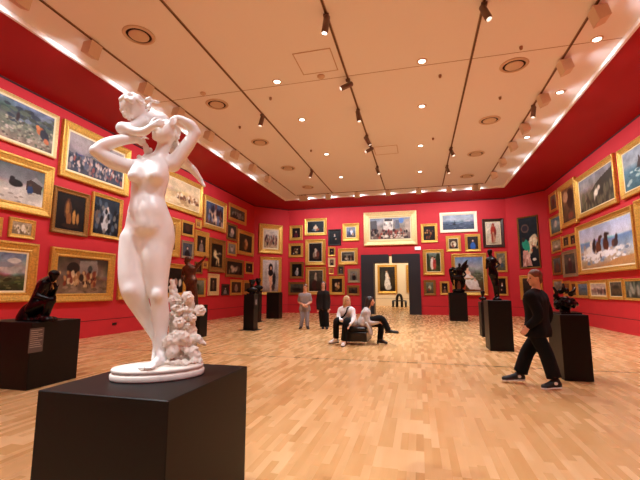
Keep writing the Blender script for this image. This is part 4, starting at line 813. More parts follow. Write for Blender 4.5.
# ------------------------------------------------------------------ the marble group
PLZ = FGZ_ = .85
ctr = on_z(158.5, 376, PLZ); DV = unit((ctr[0], ctr[1], 0)); RT = np.array([DV[1], -DV[0], 0]); D0 = float(ctr @ DV)
def SP(px, py, dd=0.0):
    d = ray(px, py); return EYE + d * ((D0 + dd) / (d @ DV))
KPX = np.linalg.norm(SP(151, 230) - SP(150, 230))
FR = unit(-DV * .88 - RT * .42)                      # where the torso faces
TAX = axes(FR)
def build_marble():
    st = thing('marble_statue', tuple(ctr), 'large white marble nude woman with a curly child on her shoulder', 'statue')
    st.location.z = PLZ
    K = KPX
    # plinth
    rot = math.atan2(RT[1], RT[0]); a = .262; b = .175
    MB().lathe([(.985, 0), (1, .006), (1, .030), (.985, .034), (.955, .036), (.955, .042), (.975, .044), (.978, .056), (.965, .062), (.6, .068), (.001, .07)], n=64, sx=a, sy=b, rot=rot).build('plinth', 'marbleold', st, True)
    z0 = PLZ + .066
    s = Sculpt(.0062)
    c = lambda pts, rs, k=.02: s.chain([SP(*p) for p in pts], [r * K for r in rs], k)
    e = lambda p, r, R=TAX, k=.03, cut=False: s.ell(SP(*p), [x * K for x in r], R, k, cut)
    # torso: one flattened trunk, then the forms on it
    s.chain([SP(*p) for p in ((149, 243, .045), (149.7, 232, .03), (148.3, 217, .01), (147.5, 200, .005), (149, 187, .005), (151, 175, .015), (153.5, 164, .035))], [q * K for q in (23, 26.5, 22.8, 18.4, 19.3, 20, 12)], .03, (FR, .68))
    e((145, 212, -.055), (14, 9, 15), k=.06); e((146.5, 227, -.06), (11, 8, 9), k=.05)
    c([(139, 164, .0), (136, 171, -.05), (134.2, 176, -.074)], [5, 6.0, 6.6], .04); c([(156, 164, .0), (156, 171, -.055), (155.2, 176, -.08)], [6, 7, 7.4], .04)
    e((131.6, 176.8, -.118), (.9, 1.0, .9), k=.010); e((154.0, 177.2, -.130), (.9, 1.0, .9), k=.010)
    e((160, 240, .10), (15, 12, 15), k=.05); e((140, 239, .12), (14, 12, 14), k=.05)
    e((134.5, 205.5, -.118), (1.5, 2.6, 2.2), k=.012, cut=True)
    # trapezius, shoulders, neck
    c([(134, 169, .035), (153, 162, .04), (171, 164, .045)], [7, 6.5, 8], .03)
    c([(157.5, 166, .035), (160.5, 155, .035), (165, 143, .045)], [8.5, 7.2, 7.4], .025)
    # weight leg
    c([(157, 240, .02), (155.5, 257, .0), (157, 279, -.015), (158.5, 294, -.02), (160, 306, -.005), (160.5, 318, .01), (160.8, 334, .02), (161.2, 350, .015), (161.5, 357, .012)], [17.5, 16.3, 11.6, 9.3, 8.7, 8.9, 6.6, 4.7, 4.8], .03)
    e((156.5, 295, -.07), (5, 4, 5.5), k=.03); c([(163, 308, .05), (163, 320, .055)], [6, 6], .03)
    c([(156, 302, -.035), (159, 340, -.005)], [3.2, 2.4], .03)
    # resting leg, crossing behind
    c([(134, 240, .03), (130.5, 258, .01), (131, 277, .0), (134, 292, .0), (141, 308, .05), (147.5, 320, .085), (154, 334, .12), (157.5, 343, .14)], [14.5, 12, 12.2, 12, 9.4, 7.9, 5.4, 4.4], .03)
    e((130.5, 291, -.05), (5.5, 5, 6), k=.03)
    c([(157.5, 343, .14), (155.5, 352, .15), (153.5, 360, .13)], [4.2, 3.6, 2.6], .02)
    # weight foot on the plinth
    hx = on_z(163.5, 362.5, z0 + .012); tx = on_z(148.5, 367.8, z0 + .010); mid = (hx * .5 + tx * .5)
    ank = SP(161.3, 355, .012)
    s.cone(ank, hx + [0, 0, .012], 4.6 * K, 3.9 * K, .02); s.cone(ank, mid + [0, 0, .022], 4.4 * K, 3.0 * K, .025); s.cone(hx + [0, 0, .006], tx + [0, 0, .004], 3.2 * K, 3.2 * K, .02); s.cone(mid + [0, 0, .02], tx + [0, 0, .006], 3.2 * K, 2.5 * K, .02)
    fd = unit((tx - hx) * [1, 1, 0]); sd = np.array([-fd[1], fd[0], 0])
    s.cone(tx + sd * .024 - fd * .02 + [0, 0, .006], tx - sd * .022 - fd * .03 + [0, 0, .004], 2.2 * K, 1.9 * K, .02)
    for i, (o, l, r) in enumerate(((.032, .034, 1.6), (.015, .034, 1.15), (-.001, .030, 1.1), (-.016, .024, 1.05), (-.029, .016, 1.0))):
        p = tx + sd * o * (-1 if np.dot(sd, -DV) > 0 else 1)
        s.cone(p - fd * .016 + [0, 0, .012], p + fd * l + [0, 0, .002], r * K * 1.1, r * K, .004)
    # her right arm (towards the big battle picture) bent up to the neck
    c([(132, 167, .035), (122, 165, .02), (110, 160, .0), (95.5, 151.5, -.03)], [8.2, 8.2, 8.0, 5.6], .022)
    c([(95.5, 150, -.03), (106, 144.5, -.02), (122, 140, .0), (137, 139.5, .02)], [5.2, 6.6, 5.9, 4.0], .016)
    e((142, 142, .02), (4.6, 3.2, 4.6), k=.012)
    for i, (dx, dy) in enumerate(((6.5, 4.5), (7, 7), (5.5, 9.5), (3, 11))):
        c([(143.5 + i * .2, 142 + i * 1.1, .015), (142.5 + dx * .6, 142 + dy * .55, .0), (142.5 + dx * .9, 143 + dy * .95, .015)], [1.6, 1.5, 1.2], .005)
    c([(141, 139.5, .01), (145, 137.5, -.005), (148.5, 139, -.01)], [1.7, 1.5, 1.2], .006)
    # her left arm raised over the head
    c([(173, 164, .045), (178.5, 157, .04), (187.5, 145, .035), (195, 134, .03)], [9, 8.2, 7.6, 6.2], .022)
    c([(195.5, 132.5, .03), (191, 126, .02), (184.5, 121.5, .01), (179, 118.5, .005)], [6, 6.4, 5.2, 3.9], .016)
    e((175, 118.5, .0), (4.3, 3.0, 3.6), k=.012)
    for i, (dx, dy) in enumerate(((-5, 1), (-5.2, 3.4), (-4.4, 5.4), (-2.6, 6.6))):
        c([(174 + i * .5, 118 + i * .6, -.005), (174 + dx * .6, 118 + dy * .6, -.03), (174.5 + dx * .85, 118.5 + dy * 1.05, -.03)], [1.6, 1.45, 1.2], .005)
    c([(176, 119.5, -.01), (175.5, 123, -.025), (174, 125.5, -.03)], [1.6, 1.4, 1.1], .005)
    # head, turned up towards the child
    hf = unit(-DV * .78 - RT * .58 + np.array([0, 0, .08])); HA = axes(hf, (RT * .25 + np.array([0, 0, 1])))
    hc = SP(165.5, 132.5, .03); ax_r, ax_f, ax_u = HA
    K = K * 1.1
    s.ell(hc, [10.2 * K, 12.2 * K, 12.6 * K], HA, .02)
    fc = hc + ax_f * 7.6 * K - ax_u * 5.0 * K
    s.ell(fc, [7.6 * K, 6 * K, 8.4 * K], HA, .02)
    s.ell(hc + ax_f * 11 * K - ax_u * 11.5 * K, [3.3 * K, 2.8 * K, 2.6 * K], HA, .02)              # chin
    s.cone(hc + ax_f * 13.2 * K - ax_u * .2 * K, hc + ax_f * 16.6 * K - ax_u * 4.4 * K, 1.1 * K, 2.2 * K, .008)  # nose
    for sg in (-1, 1):
        s.ell(hc + ax_f * 13.2 * K + ax_r * sg * 3.7 * K - ax_u * .4 * K, [2.0 * K, 1.6 * K, 1.3 * K], HA, .010, True)
        s.ell(hc + ax_f * 12.1 * K + ax_r * sg * 3.7 * K - ax_u * .5 * K, [1.6 * K, 1.3 * K, 1.0 * K], HA, .005)
        s.ell(hc + ax_r * sg * 9.8 * K - ax_u * 3 * K, [1.0 * K, 2 * K, 2.8 * K], HA, .006)
    s.ell(hc + ax_f * 13.6 * K - ax_u * 7.1 * K, [3.0 * K, 1.7 * K, 1.1 * K], HA, .004); s.ell(hc + ax_f * 13.4 * K - ax_u * 8.9 * K, [2.6 * K, 1.7 * K, 1.2 * K], HA, .004)
    s.ell(hc + ax_f * 14.9 * K - ax_u * 8.0 * K, [3.0 * K, 1.4 * K, .5 * K], HA, .003, True)
    K = K / 1.1
    s.above((0, 0, PLZ + .05), (0, 0, 1)); s.build('woman_figure', 'marble', st, 2)
    # her hair
    s = Sculpt(.0062); rg = random.Random(8)
    s.ell(SP(167, 127, .055), [9.5 * K, 10 * K, 8.5 * K], None, .02); s.ell(SP(174.5, 132, .06), [6.5 * K, 8 * K, 8 * K], None, .02)
    for i in range(16):
        t = i / 15; s.cone(SP(160 + 16 * t + rg.uniform(-1, 1), 122 + 3 * math.sin(t * 9) + 4 * t, .0 + .03 * t), SP(166 + 12 * t, 128 + 10 * t, .03), 1.6 * K, 2.2 * K, .006)
    for p in ((176, 140, .06), (172, 146, .07), (168, 147, .08), (139, 157, .0), (143, 159, -.01), (141, 162, -.015), (145, 162.5, -.02), (149, 160, .0), (148, 155, .03)): s.ell(SP(*p), [2.6 * K, 2.6 * K, 2.9 * K], None, .010)
    s.chain([SP(150, 150, .06), SP(146, 156, .03), SP(141, 160, .0)], [3 * K, 3 * K, 2.4 * K], .01)
    s.build('woman_hair', 'marble', st)
    # the child on her shoulder
    s = Sculpt(.0052)
    c = lambda pts, rs, k=.02: s.chain([SP(*p) for p in pts], [r * K for r in rs], k)
    cf = unit(-DV * .55 - RT * .75 + np.array([0, 0, -.55])); CA = axes(cf, (0, 0, 1)); r_, f_, u_ = CA
    ch = SP(132.5, 106.5, .05)
    s.ell(ch, [12.6 * K, 13.4 * K, 13 * K], CA, .02)
    s.ell(ch + f_ * 6 * K - u_ * 5 * K, [8.6 * K, 7.2 * K, 8 * K], CA, .02)
    s.ell(ch + f_ * 13.5 * K - u_ * 5.2 * K, [2.3 * K, 2.8 * K, 2.2 * K], CA, .008); s.ell(ch + f_ * 10.5 * K - u_ * 12 * K, [2.6 * K, 2.4 * K, 2.1 * K], CA, .012)
    for sg in (-1, 1):
        s.ell(ch + f_ * 12.9 * K + r_ * sg * 4 * K - u_ * 2.6 * K, [2.6 * K, 2.6 * K, 1.9 * K], CA, .008, True); s.ell(ch + f_ * 11.6 * K + r_ * sg * 4 * K - u_ * 2.8 * K, [1.6 * K, 1.3 * K, 1.1 * K], CA, .005)
        s.ell(ch + f_ * 9.0 * K + r_ * sg * 5.2 * K - u_ * 7.5 * K, [3.2 * K, 3 * K, 3.2 * K], CA, .015)
    s.ell(ch + f_ * 13.2 * K - u_ * 9.0 * K, [2.6 * K, 1.6 * K, 1.4 * K], CA, .004)
    c([(139, 116, .08), (148, 119, .11)], [6.5, 9], .03)
    s.ell(SP(157, 121, .15), [15 * K, 12 * K, 11 * K], axes(FR), .03)
    c([(143, 122, .06), (133, 127, .04), (122.5, 128.5, .02)], [6.5, 6, 6.6], .02)                # arm, elbow out
    c([(122.5, 128, .02), (132, 131, -.01), (143, 132, -.05), (151.5, 126.5, -.075)], [6.0, 5.0, 4.8, 3.4], .015)
    for i, (x, y) in enumerate(((161.5, 119), (164.5, 121), (165, 123.8), (163.5, 126.2))): c([(152, 124.5 + i * .9, -.078), (157.5, 121.0 + i * 1.6, -.10), (x - 1, y + .5, -.095)], [1.9, 1.7, 1.4], .006)
    c([(150.5, 124.5, -.07), (152.5, 120.5, -.07), (155.5, 118, -.06)], [1.9, 1.6, 1.3], .006)
    # trailing leg behind her arm
    c([(165, 133, .18), (176, 150, .15), (184, 163, .13)], [8.5, 8, 6.2], .02)
    c([(184, 163, .13), (193, 170, .13), (200.5, 180, .14)], [6, 4.8, 2.8], .015); c([(200.5, 180, .14), (204.5, 186, .12)], [2.7, 1.8], .01)
    s.build('child_figure', 'marble', st)
    s = Sculpt(.0062); rg = random.Random(3)
    for i in range(95):
        th = rg.uniform(0, 2 * math.pi); v = rg.uniform(-.15, 1); rr = math.sqrt(max(0, 1 - v * v))
        d = r_ * rr * math.cos(th) + f_ * rr * math.sin(th) + u_ * v
        if d @ f_ > .62 and d @ u_ < .5: continue
        s.ell(ch + d * 13.0 * K, [rg.uniform(1.9, 3.2) * K] * 3, None, .003); 
    for p in ((147, 99, .06), (150, 98, .06), (152.5, 101, .06), (155.5, 101.5, .065), (150, 103.5, .07), (158, 102.5, .07)): s.ell(SP(*p), [2 * K] * 3, None, .008)
    for p in ((149, 107, .07), (146, 111, .07)): s.ell(SP(*p), [2.6 * K] * 3, None, .008)
    s.build('child_hair', 'marble', st, 1)
    # rock, shell and roses behind the leg
    s = Sculpt(.0062); rg = random.Random(12)
    c = lambda pts, rs, k=.015: s.chain([SP(*p) for p in pts], [r * K for r in rs], k)
    c([(176, 362, .06), (178, 345, .06), (178, 325, .08), (176, 305, .09), (173, 290, .09), (173, 281, .09)], [12, 11, 9, 6.5, 4.5, 2.5], .02)
    c([(186, 360, .05), (190, 345, .07), (188, 320, .08), (187.5, 300, .08)], [10, 8, 7.5, 7], .02)
    c([(190, 340, .05), (198, 339, .03), (205, 345, .02)], [5, 4.5, 1.6], .012)                   # shell spike
    c([(166, 343, -.01), (172, 340, -.02), (181, 337, -.02), (188, 342, .0)], [4.5, 7, 7.5, 5], .012)
    c([(172, 352, -.02), (176, 342, -.03)], [7, 5], .012)
    for i in range(5): c([(181 + 1.5 * i, 347 + i * 1.4, -.02), (190 + i * .9, 351 + 1.6 * i, -.02), (197, 358 + 1.5 * i, -.01)], [2.6, 3, 2], .006)   # drapery folds
    c([(194, 350, .0), (198, 362, -.01)], [5, 5], .015)
    for p in ((168, 367, -.03), (174, 368, -.07), (181, 367, -.08), (187, 366, -.08), (193, 363, -.05), (184, 362, -.06), (178, 363, -.05)):
        q = SP(*p); q[2] = z0 + .012; s.ell(q, [rg.uniform(3, 5) * K, rg.uniform(3, 4) * K, 3.4 * K], None, .012)
    for i in range(60):                                                                           # rough bark
        t = rg.random(); s.ell(SP(172 + 16 * rg.random(), 300 + 55 * t, .0 + .05 * rg.random()), [rg.uniform(1.2, 3.2) * K] * 3, None, .006)
    s.above((0, 0, PLZ + .045), (0, 0, 1)); s.build('flower_trunk', 'marbleold', st, 1, (.011, 42))
    def rose(px, py, dd, r, nm='rose'):
        s = Sculpt(.005); c0 = SP(px, py, dd); n = unit(-DV + RT * .25 + np.array([0, 0, .35])); A = axes(n); R = r * K
        s.ell(c0, [R * .75, R * .6, R * .75], A, .01)
        for k in range(6):
            a = k * math.pi / 3; d = A[0] * math.cos(a) + A[2] * math.sin(a); s.ell(c0 + d * R * .68 + A[1] * R * .05, [R * .46, R * .32, R * .46], A, .006)
        for k in range(4):
            a = k * math.pi / 2 + .5; d = A[0] * math.cos(a) + A[2] * math.sin(a); s.ell(c0 + d * R * .3 + A[1] * R * .5, [R * .27, R * .26, R * .27], A, .004)
        s.ell(c0 + A[1] * R * .8, [R * .28, R * .45, R * .28], A, .004, True)
        s.build(nm, 'marbleold', st, 1, (.004, 70))
    for a in ((200, 310.5, .05, 6.5), (187.5, 297, .04, 6.5), (178.5, 322.5, -.01, 6.0), (172.5, 300, .05, 5), (176, 334, -.02, 4.5), (181, 309, .02, 4.6), (192.5, 318, .03, 4.6)): rose(*a)
    return st
build_marble()

# ------------------------------------------------------------------ people and bronzes
def human(J, sc, face, parts='all', vox=.008, hair=None, fat=1.0, hands=True, woman=False):
    """J: joints in world metres. Returns the Sculpt of one continuous body."""
    s = Sculpt(vox); R = lambda *a: [x * sc * fat for x in a]
    A = axes(face, J.get('up', (0, 0, 1))); r, f, u = A; h = J['head']
    s.ell(h + u * .02 * sc, [.073 * sc, .092 * sc, .092 * sc], A, .02)
    s.ell(h + f * .035 * sc - u * .05 * sc, [.055 * sc, .055 * sc, .065 * sc], A, .02)
    s.ell(h + f * .068 * sc - u * .098 * sc, [.024 * sc, .022 * sc, .02 * sc], A, .015)
    s.cone(h + f * .092 * sc - u * .0 * sc, h + f * .108 * sc - u * .036 * sc, .009 * sc, .015 * sc, .01)
    s.ell(h + f * .09 * sc - u * .068 * sc, [.024 * sc, .010 * sc, .009 * sc], A, .006)
    for g in (-1, 1):
        s.ell(h + f * .094 * sc + r * g * .031 * sc - u * .004 * sc, [.016 * sc, .014 * sc, .011 * sc], A, .01, True)
        s.ell(h + r * g * .073 * sc - u * .02 * sc, [.010 * sc, .02 * sc, .03 * sc], A, .008)
    nk = J['neck']; s.cone(h - u * .06 * sc - f * .012 * sc, nk, .052 * sc, .058 * sc, .02)
    sl, sr = J['shL'], J['shR']; hl, hr = J['hipL'], J['hipR']; wst = (hl + hr) / 2 * .55 + (sl + sr) / 2 * .45
    s.chain([sl, nk - np.array(J.get('up', (0, 0, 1))) * .03 * sc, sr], R(.055, .07, .055), .03)
    for a, b, c_ in ((sl, hl, 1), (sr, hr, 1)):
        ctr_ = (sl + sr) / 2; a2 = a * .62 + ctr_ * .38; w2 = wst * .45 + (a * .45 + b * .55) * .55
        s.chain([a2 - (a2 - b) * .12, w2, b], R(.098, .088, .105), .05)
    s.chain([(sl + sr) / 2 - (nk - wst) * .15, wst, (hl + hr) / 2], R(.10, .095, .11), .05)
    if woman:
        bf = unit(np.cross(sr - sl, nk - wst)); bf = bf if bf @ f > -.2 else -bf
        for q in (sl, sr):
            s.ell(q * .55 + (sl + sr) / 2 * .45 - (nk - wst) * .42 + bf * .062 * sc, [.055 * sc] * 3, None, .03)
    for S_ in 'LR':
        a, e_, w_ = J['sh' + S_], J['el' + S_], J['ha' + S_]
        s.chain([a, (a + e_) / 2, e_], R(.052, .046, .038), .02); fa = e_ + (w_ - e_) * .35
        s.chain([e_, fa, w_], R(.038, .040, .026), .015)
        if hands:
            d = unit(J.get('hd' + S_, w_ - e_)); pn = np.asarray(J.get('pn' + S_, unit(np.cross(d, (0.3, .2, 1))))); pn = unit(pn - d * (pn @ d)); sd = np.cross(d, pn)
            s.ell(w_ + d * .055 * sc, [.036 * sc, .05 * sc, .017 * sc], np.array([sd, d, pn]), .012)
            for i, L in enumerate((.062, .072, .068, .052)):
                b = w_ + d * .092 * sc + sd * (i - 1.5) * .020 * sc; m_ = b + d * L * .5 * sc; t = m_ + (d * .7 + pn * .6) * L * .5 * sc
                s.chain([b - d * .02 * sc, m_, t], [.0105 * sc, .010 * sc, .0085 * sc], .004)
            b = w_ + d * .03 * sc - sd * .03 * sc; s.chain([b, b + (d * .6 - sd * .7) * .035 * sc, b + (d * .9 - sd * .75 + pn * .3) * .06 * sc], [.013 * sc, .012 * sc, .009 * sc], .006)
        a, e_, w_ = J['hip' + S_], J['kn' + S_], J['an' + S_]
        s.chain([a, a * .5 + e_ * .5, e_], R(.098, .078, .056), .03)
        bk = J.get('back', -f); cf = e_ + (w_ - e_) * .3 + np.asarray(bk) * .012 * sc
        s.chain([e_, cf, w_], R(.054, .057, .036), .02)
        t = J['to' + S_]; fl = unit(t - w_); heel = J.get('he' + S_)
        if heel is None: hz = np.array([t[0] - w_[0], t[1] - w_[1], 0]); hz = unit(hz) if np.linalg.norm(hz) > .02 else f; heel = w_ - hz * .04 * sc + [0, 0, (t[2] - w_[2]) * .8]
        s.cone(w_, heel, .034 * sc, .028 * sc, .02); s.cone(w_, t, .033 * sc, .026 * sc, .02); s.cone(heel, t, .028 * sc, .028 * sc, .02)
        J['he' + S_] = heel
    return s
def WP(px, py, y): return on_y(px, py, y)
def cloth_top(J, sc, vox=.008, ex=.02, sleeve=1.0, hem=.0, flare=0.0, neck=.055):
    s = Sculpt(vox); sl, sr, hl, hr, nk = J['shL'], J['shR'], J['hipL'], J['hipR'], J['neck']; wst = (hl + hr) / 2 * .55 + (sl + sr) / 2 * .45
    up = unit(nk - (hl + hr) / 2)
    s.chain([sl, nk - up * .045 * sc, sr], [(.058 + ex) * sc, (.062 + ex) * sc, (.058 + ex) * sc], .03)
    for a, b in ((sl, hl), (sr, hr)):
        ctr_ = (sl + sr) / 2; a2 = a * .62 + ctr_ * .38; w2 = wst * .4 + (a * .45 + b * .55) * .6
        s.chain([a2 - (a2 - b) * .12, w2, b], [(.104 + ex) * sc, (.098 + ex) * sc, (.110 + ex + flare * .3) * sc], .05)
        if hem: s.cone(b, b - up * hem * sc, (.110 + ex + flare * .3) * sc, (.112 + ex + flare) * sc, .04)
    s.chain([(sl + sr) / 2 - up * .06 * sc, wst, (hl + hr) / 2 - up * hem * sc], [(.105 + ex) * sc, (.1 + ex) * sc, (.112 + ex + flare) * sc], .05)
    s.above((hl + hr) / 2 - up * (hem + .05) * sc, up)
    s.ell(nk + up * .045 * sc, [neck * sc, neck * sc, .06 * sc], None, .012, True)
    for S_ in 'LR':
        a, e_, w_ = J['sh' + S_], J['el' + S_], J['ha' + S_]
        if sleeve >= 1: s.chain([a, e_, w_ - unit(w_ - e_) * .01 * sc], [(.054 + ex) * sc, (.045 + ex) * sc, (.034 + ex * .7) * sc], .02)
        else: s.cone(a, a + (e_ - a) * sleeve, (.054 + ex) * sc, (.052 + ex) * sc, .02)
    return s
def cloth_legs(J, sc, vox=.008, ex=.018, wide=.0, end=.93):
    s = Sculpt(vox); hl, hr = J['hipL'], J['hipR']; up = unit(J['neck'] - (hl + hr) / 2)
    s.chain([hl + up * .05 * sc, (hl + hr) / 2 + up * .06 * sc, hr + up * .05 * sc], [(.105 + ex) * sc] * 3, .04)
    for S_ in 'LR':
        a, e_, w_ = J['hip' + S_], J['kn' + S_], J['an' + S_]; dn = unit(w_ - e_); q = e_ + (w_ - e_) * end + dn * .05 * sc
        s.chain([a, a * .5 + e_ * .5, e_, q], [(.10 + ex) * sc, (.08 + ex + wide * .3) * sc, (.056 + ex + wide * .7) * sc, (.042 + ex + wide) * sc], .03)
    for S_ in 'LR':
        e_, w_ = J['kn' + S_], J['an' + S_]; dn = unit(w_ - e_); q = e_ + (w_ - e_) * end; A = axes(dn, (.3, .9, .1)); R = (.07 + ex + wide) * sc
        s.ell(q + dn * R * .9, [R * 1.25, R * .9, R * 1.25], A, .004, True)
    return s
def shoe(J, S_, sc, name, m, parent, sole=None, cap=None):
    s = Sculpt(.006); w_, t, he = J['an' + S_], J['to' + S_], J['he' + S_]
    d = unit(t - he); up = unit(w_ - he - d * ((w_ - he) @ d)) if np.linalg.norm(w_ - he) > .01 else np.array([0, 0, 1.]); up = unit(up - d * (up @ d)); sd = np.cross(d, up)
    s.cone(w_ + up * .03 * sc, he + up * .03 * sc, .046 * sc, .038 * sc, .02); s.cone(w_ + d * .01 * sc, t - d * .02 * sc + up * .004 * sc, .044 * sc, .032 * sc, .03); s.cone(he + up * .005 * sc, t, .036 * sc, .034 * sc, .02); s.ell(t - d * .03 * sc, [.044 * sc, .06 * sc, .03 * sc], np.array([sd, d, up]), .02)
    s.above(he - up * .024 * sc, up)
    o = s.build(name, m, parent)
    if sole:
        s = Sculpt(.006); b = -up * .022 * sc
        s.cone(he + b, t + b, .037 * sc, .036 * sc, .01); s.ell(t + b - d * .03 * sc, [.048 * sc, .066 * sc, .03 * sc], np.array([sd, d, up]), .02)
        s.above(he - up * .036 * sc, up); s.above(he - up * .010 * sc, -up); so = s.build('sole', sole, parent); so.parent = o; so.matrix_parent_inverse = Matrix(); 
        if cap: 
            s = Sculpt(.006); s.ell(t - d * .008 * sc + up * .002 * sc, [.040 * sc, .036 * sc, .030 * sc], np.array([sd, d, up]), .01); s.above(he - up * .012 * sc, up); so = s.build('toe_cap', cap, parent); so.parent = o
    return o
def eyes(J, sc, face, parent):
    A = axes(face, J.get('up', (0, 0, 1))); r, f, u = A; h = J['head']
    for g in (-1, 1):
        s = Sculpt(.004); s.ell(h + f * .084 * sc + r * g * .031 * sc - u * .004 * sc, [.013 * sc, .011 * sc, .008 * sc], A, .003); s.build('eye', 'eye', parent)
    s = Sculpt(.004); s.ell(h + f * .098 * sc - u * .068 * sc, [.022 * sc, .007 * sc, .007 * sc], A, .003); s.build('lips', 'lips', parent)
def hair_long(J, sc, face, m, parent, length=.3, vol=1.0, front=False):
    A = axes(face, J.get('up', (0, 0, 1))); r, f, u = A; h = J['head']; s = Sculpt(.007)
    s.ell(h + u * .035 * sc - f * .018 * sc, [.086 * sc * vol, .098 * sc * vol, .092 * sc * vol], A, .02)
    for g in (-1, 1): s.chain([h + r * g * .07 * sc + u * .02 * sc - f * .0 * sc, h + r * g * .082 * sc - u * .08 * sc - f * .01 * sc, h + r * g * .075 * sc - np.array([0, 0, length]) * sc * .9 + f * (.03 if front else -.04) * sc], [.035 * sc, .034 * sc, .022 * sc], .02)
    s.chain([h - f * .06 * sc, h - f * .085 * sc - u * .1 * sc, h - f * .08 * sc - np.array([0, 0, length]) * sc], [.07 * sc, .065 * sc, .04 * sc], .03)
    s.ell(h + f * .085 * sc - u * .035 * sc, [.06 * sc, .062 * sc, .082 * sc], A, .012, True)
    return s.build('hair', m, parent)
def hair_short(J, sc, face, m, parent):
    A = axes(face, J.get('up', (0, 0, 1))); r, f, u = A; h = J['head']; s = Sculpt(.007)
    s.ell(h + u * .036 * sc - f * .014 * sc, [.083 * sc, .1 * sc, .088 * sc], A, .02); s.ell(h - f * .06 * sc - u * .04 * sc, [.06 * sc, .045 * sc, .06 * sc], A, .02)
    s.ell(h + f * .09 * sc - u * .03 * sc, [.066 * sc, .066 * sc, .085 * sc], A, .01, True)
    return s.build('hair', m, parent)
V = lambda *a: np.array(a, float)

def person_at(label, foot):
    return thing('person', (foot[0], foot[1], 0), label, 'person')

# --- the woman in the dark coat
Y = on_z(323.5, 329, 0)[1]; w = lambda px, py, d=0.0: WP(px, py, Y + d)
face = V(.25, -1, 0)
SCW = 1.02
J = dict(head=w(323.3, 284.8), neck=w(323.3, 290.8, .02), shL=w(327.2, 293.3, .02), shR=w(319.4, 293.3, .02), elL=w(328.8, 301, .05), elR=w(318, 301, .05), haL=w(328.6, 308, -.02), haR=w(318, 308, -.02), hipL=w(325.6, 307.5, .03), hipR=w(321, 307.5, .03), knL=w(326.2, 317.5, -.01), knR=w(321.8, 317.5, .05), anL=w(326.5, 326.6, .03), anR=w(322.6, 325.2, .12), toL=w(327, 328, -.12), toR=w(323, 327.2, -.02))
for S_ in 'LR': J['an' + S_][2] = .09; J['to' + S_][2] = .03
p = person_at('person standing in a dark coat and black trousers with long dark hair', w(323.5, 328))
human(J, SCW, face).build('body', 'skin', p); eyes(J, SCW, face, p)
cloth_legs(J, SCW, ex=.012, wide=.04, end=.97).build('trousers', 'blackcloth', p)
cloth_top(J, SCW, ex=.010, sleeve=.5, hem=.0, neck=.06).build('top', 'blackcloth', p)
s = cloth_top(J, SCW, ex=.022, hem=.02, flare=.02, neck=.06)
fo = unit(face); s.cone(J['neck'] + fo * .15 + [0, 0, .03], J['neck'] + fo * .17 - V(0, 0, .8), .05, .06, .01, True)
s.build('coat', 'coat', p); hair_long(J, SCW, face, 'brownhair', p, .22)
for S_ in 'LR': shoe(J, S_, SCW, 'shoe', 'shoeblack', p)

# --- the visitor in grey
Y = on_z(307.5, 329, 0)[1]; w = lambda px, py, d=0.0: WP(px, py, Y + d)
face = V(.12, -1, -.25); SCM = .98
J = dict(head=w(305.3, 287.2, -.04), neck=w(305, 293.2), shL=w(309.2, 295.2, .0), shR=w(300.4, 295.4, .0), elL=w(311, 302, .02), elR=w(298.8, 302, .02), haL=w(306.6, 304.8, -.2), haR=w(304, 305, -.21), hipL=w(307, 309, .02), hipR=w(302.6, 309, .02), knL=w(307, 318, -.02), knR=w(302.2, 318.2, -.02), anL=w(307.4, 327, .03), anR=w(301, 327.6, .03), toL=w(308.4, 328.4, -.1), toR=w(299.8, 329, -.1))
J['hdL'] = V(-.8, -.25, -.3); J['hdR'] = V(.8, -.25, -.35); J['pnL'] = V(0, 1, .2); J['pnR'] = V(0, 1, .2)
for S_ in 'LR': J['an' + S_][2] = .09; J['to' + S_][2] = .03
p = person_at('person in a grey shirt and pale jeans standing with hands clasped', w(304.5, 328))
human(J, SCM, face).build('body', 'skin', p); eyes(J, SCM, face, p)
cloth_legs(J, SCM, ex=.012, wide=.012, end=.98).build('trousers', 'jeans', p)
cloth_top(J, SCM, ex=.014, sleeve=.72, hem=.03, neck=.06).build('shirt', 'greycloth', p); hair_short(J, SCM, face, 'midhair', p)
for S_ in 'LR': shoe(J, S_, SCM, 'shoe', 'brownhair', p)

# --- the walker
YA, YC = on_z(514, 382.5, 0)[1], on_z(556, 389.5, 0)[1]; Y = (YA + YC) / 2; w = lambda px, py, d=0.0: WP(px, py, Y + d)
face = V(-.95, -.3, -.08); SCV = 1.0
J = dict(head=w(534.5, 277.5), neck=w(536, 290.5, .02), shL=w(530, 297, -.17), shR=w(541.5, 297, .18), elL=w(538.5, 315, -.24), elR=w(548, 315, .22), haL=w(529, 326, -.25), haR=w(541, 330, .18), hipL=w(534.5, 331, -.09), hipR=w(541, 331, .1), knL=w(546.5, 355, -.12), knR=w(526.5, 354, .12), anL=WP(555.5, 380.5, YC), anR=WP(519.5, 375.5, YA), toL=WP(544, 388, YC - .03), toR=WP(504.5, 380.5, YA - .03), back=V(1, 0, 0))
J['anL'][2] = .10; J['toL'][2] = .035; J['anR'][2] = .11; J['toR'][2] = .055
p = person_at('person walking past in a black top, wide black trousers and canvas sneakers', (w(536, 388)[0], Y))
human(J, SCV, face).build('body', 'skin', p); eyes(J, SCV, face, p)
cloth_legs(J, SCV, ex=.008, wide=.045, end=.80).build('trousers', 'blackcloth', p)
cloth_top(J, SCV, ex=.024, hem=.03, neck=.06).build('jumper', 'blackcloth', p)
hair_short(J, SCV, face, 'midhair', p)
for S_ in 'LR':
    o = shoe(J, S_, SCV, 'sneaker', 'shoeblack', p, 'rubber', 'rubber')
    q = J['an' + S_] + V(-.01, -.047, -.012); A = axes(V(0, -1, 0)); s = Sculpt(.004); s.ell(q, [.026, .006, .026], A, .003); b = s.build('ankle_patch', 'rubber', p); b.parent = o

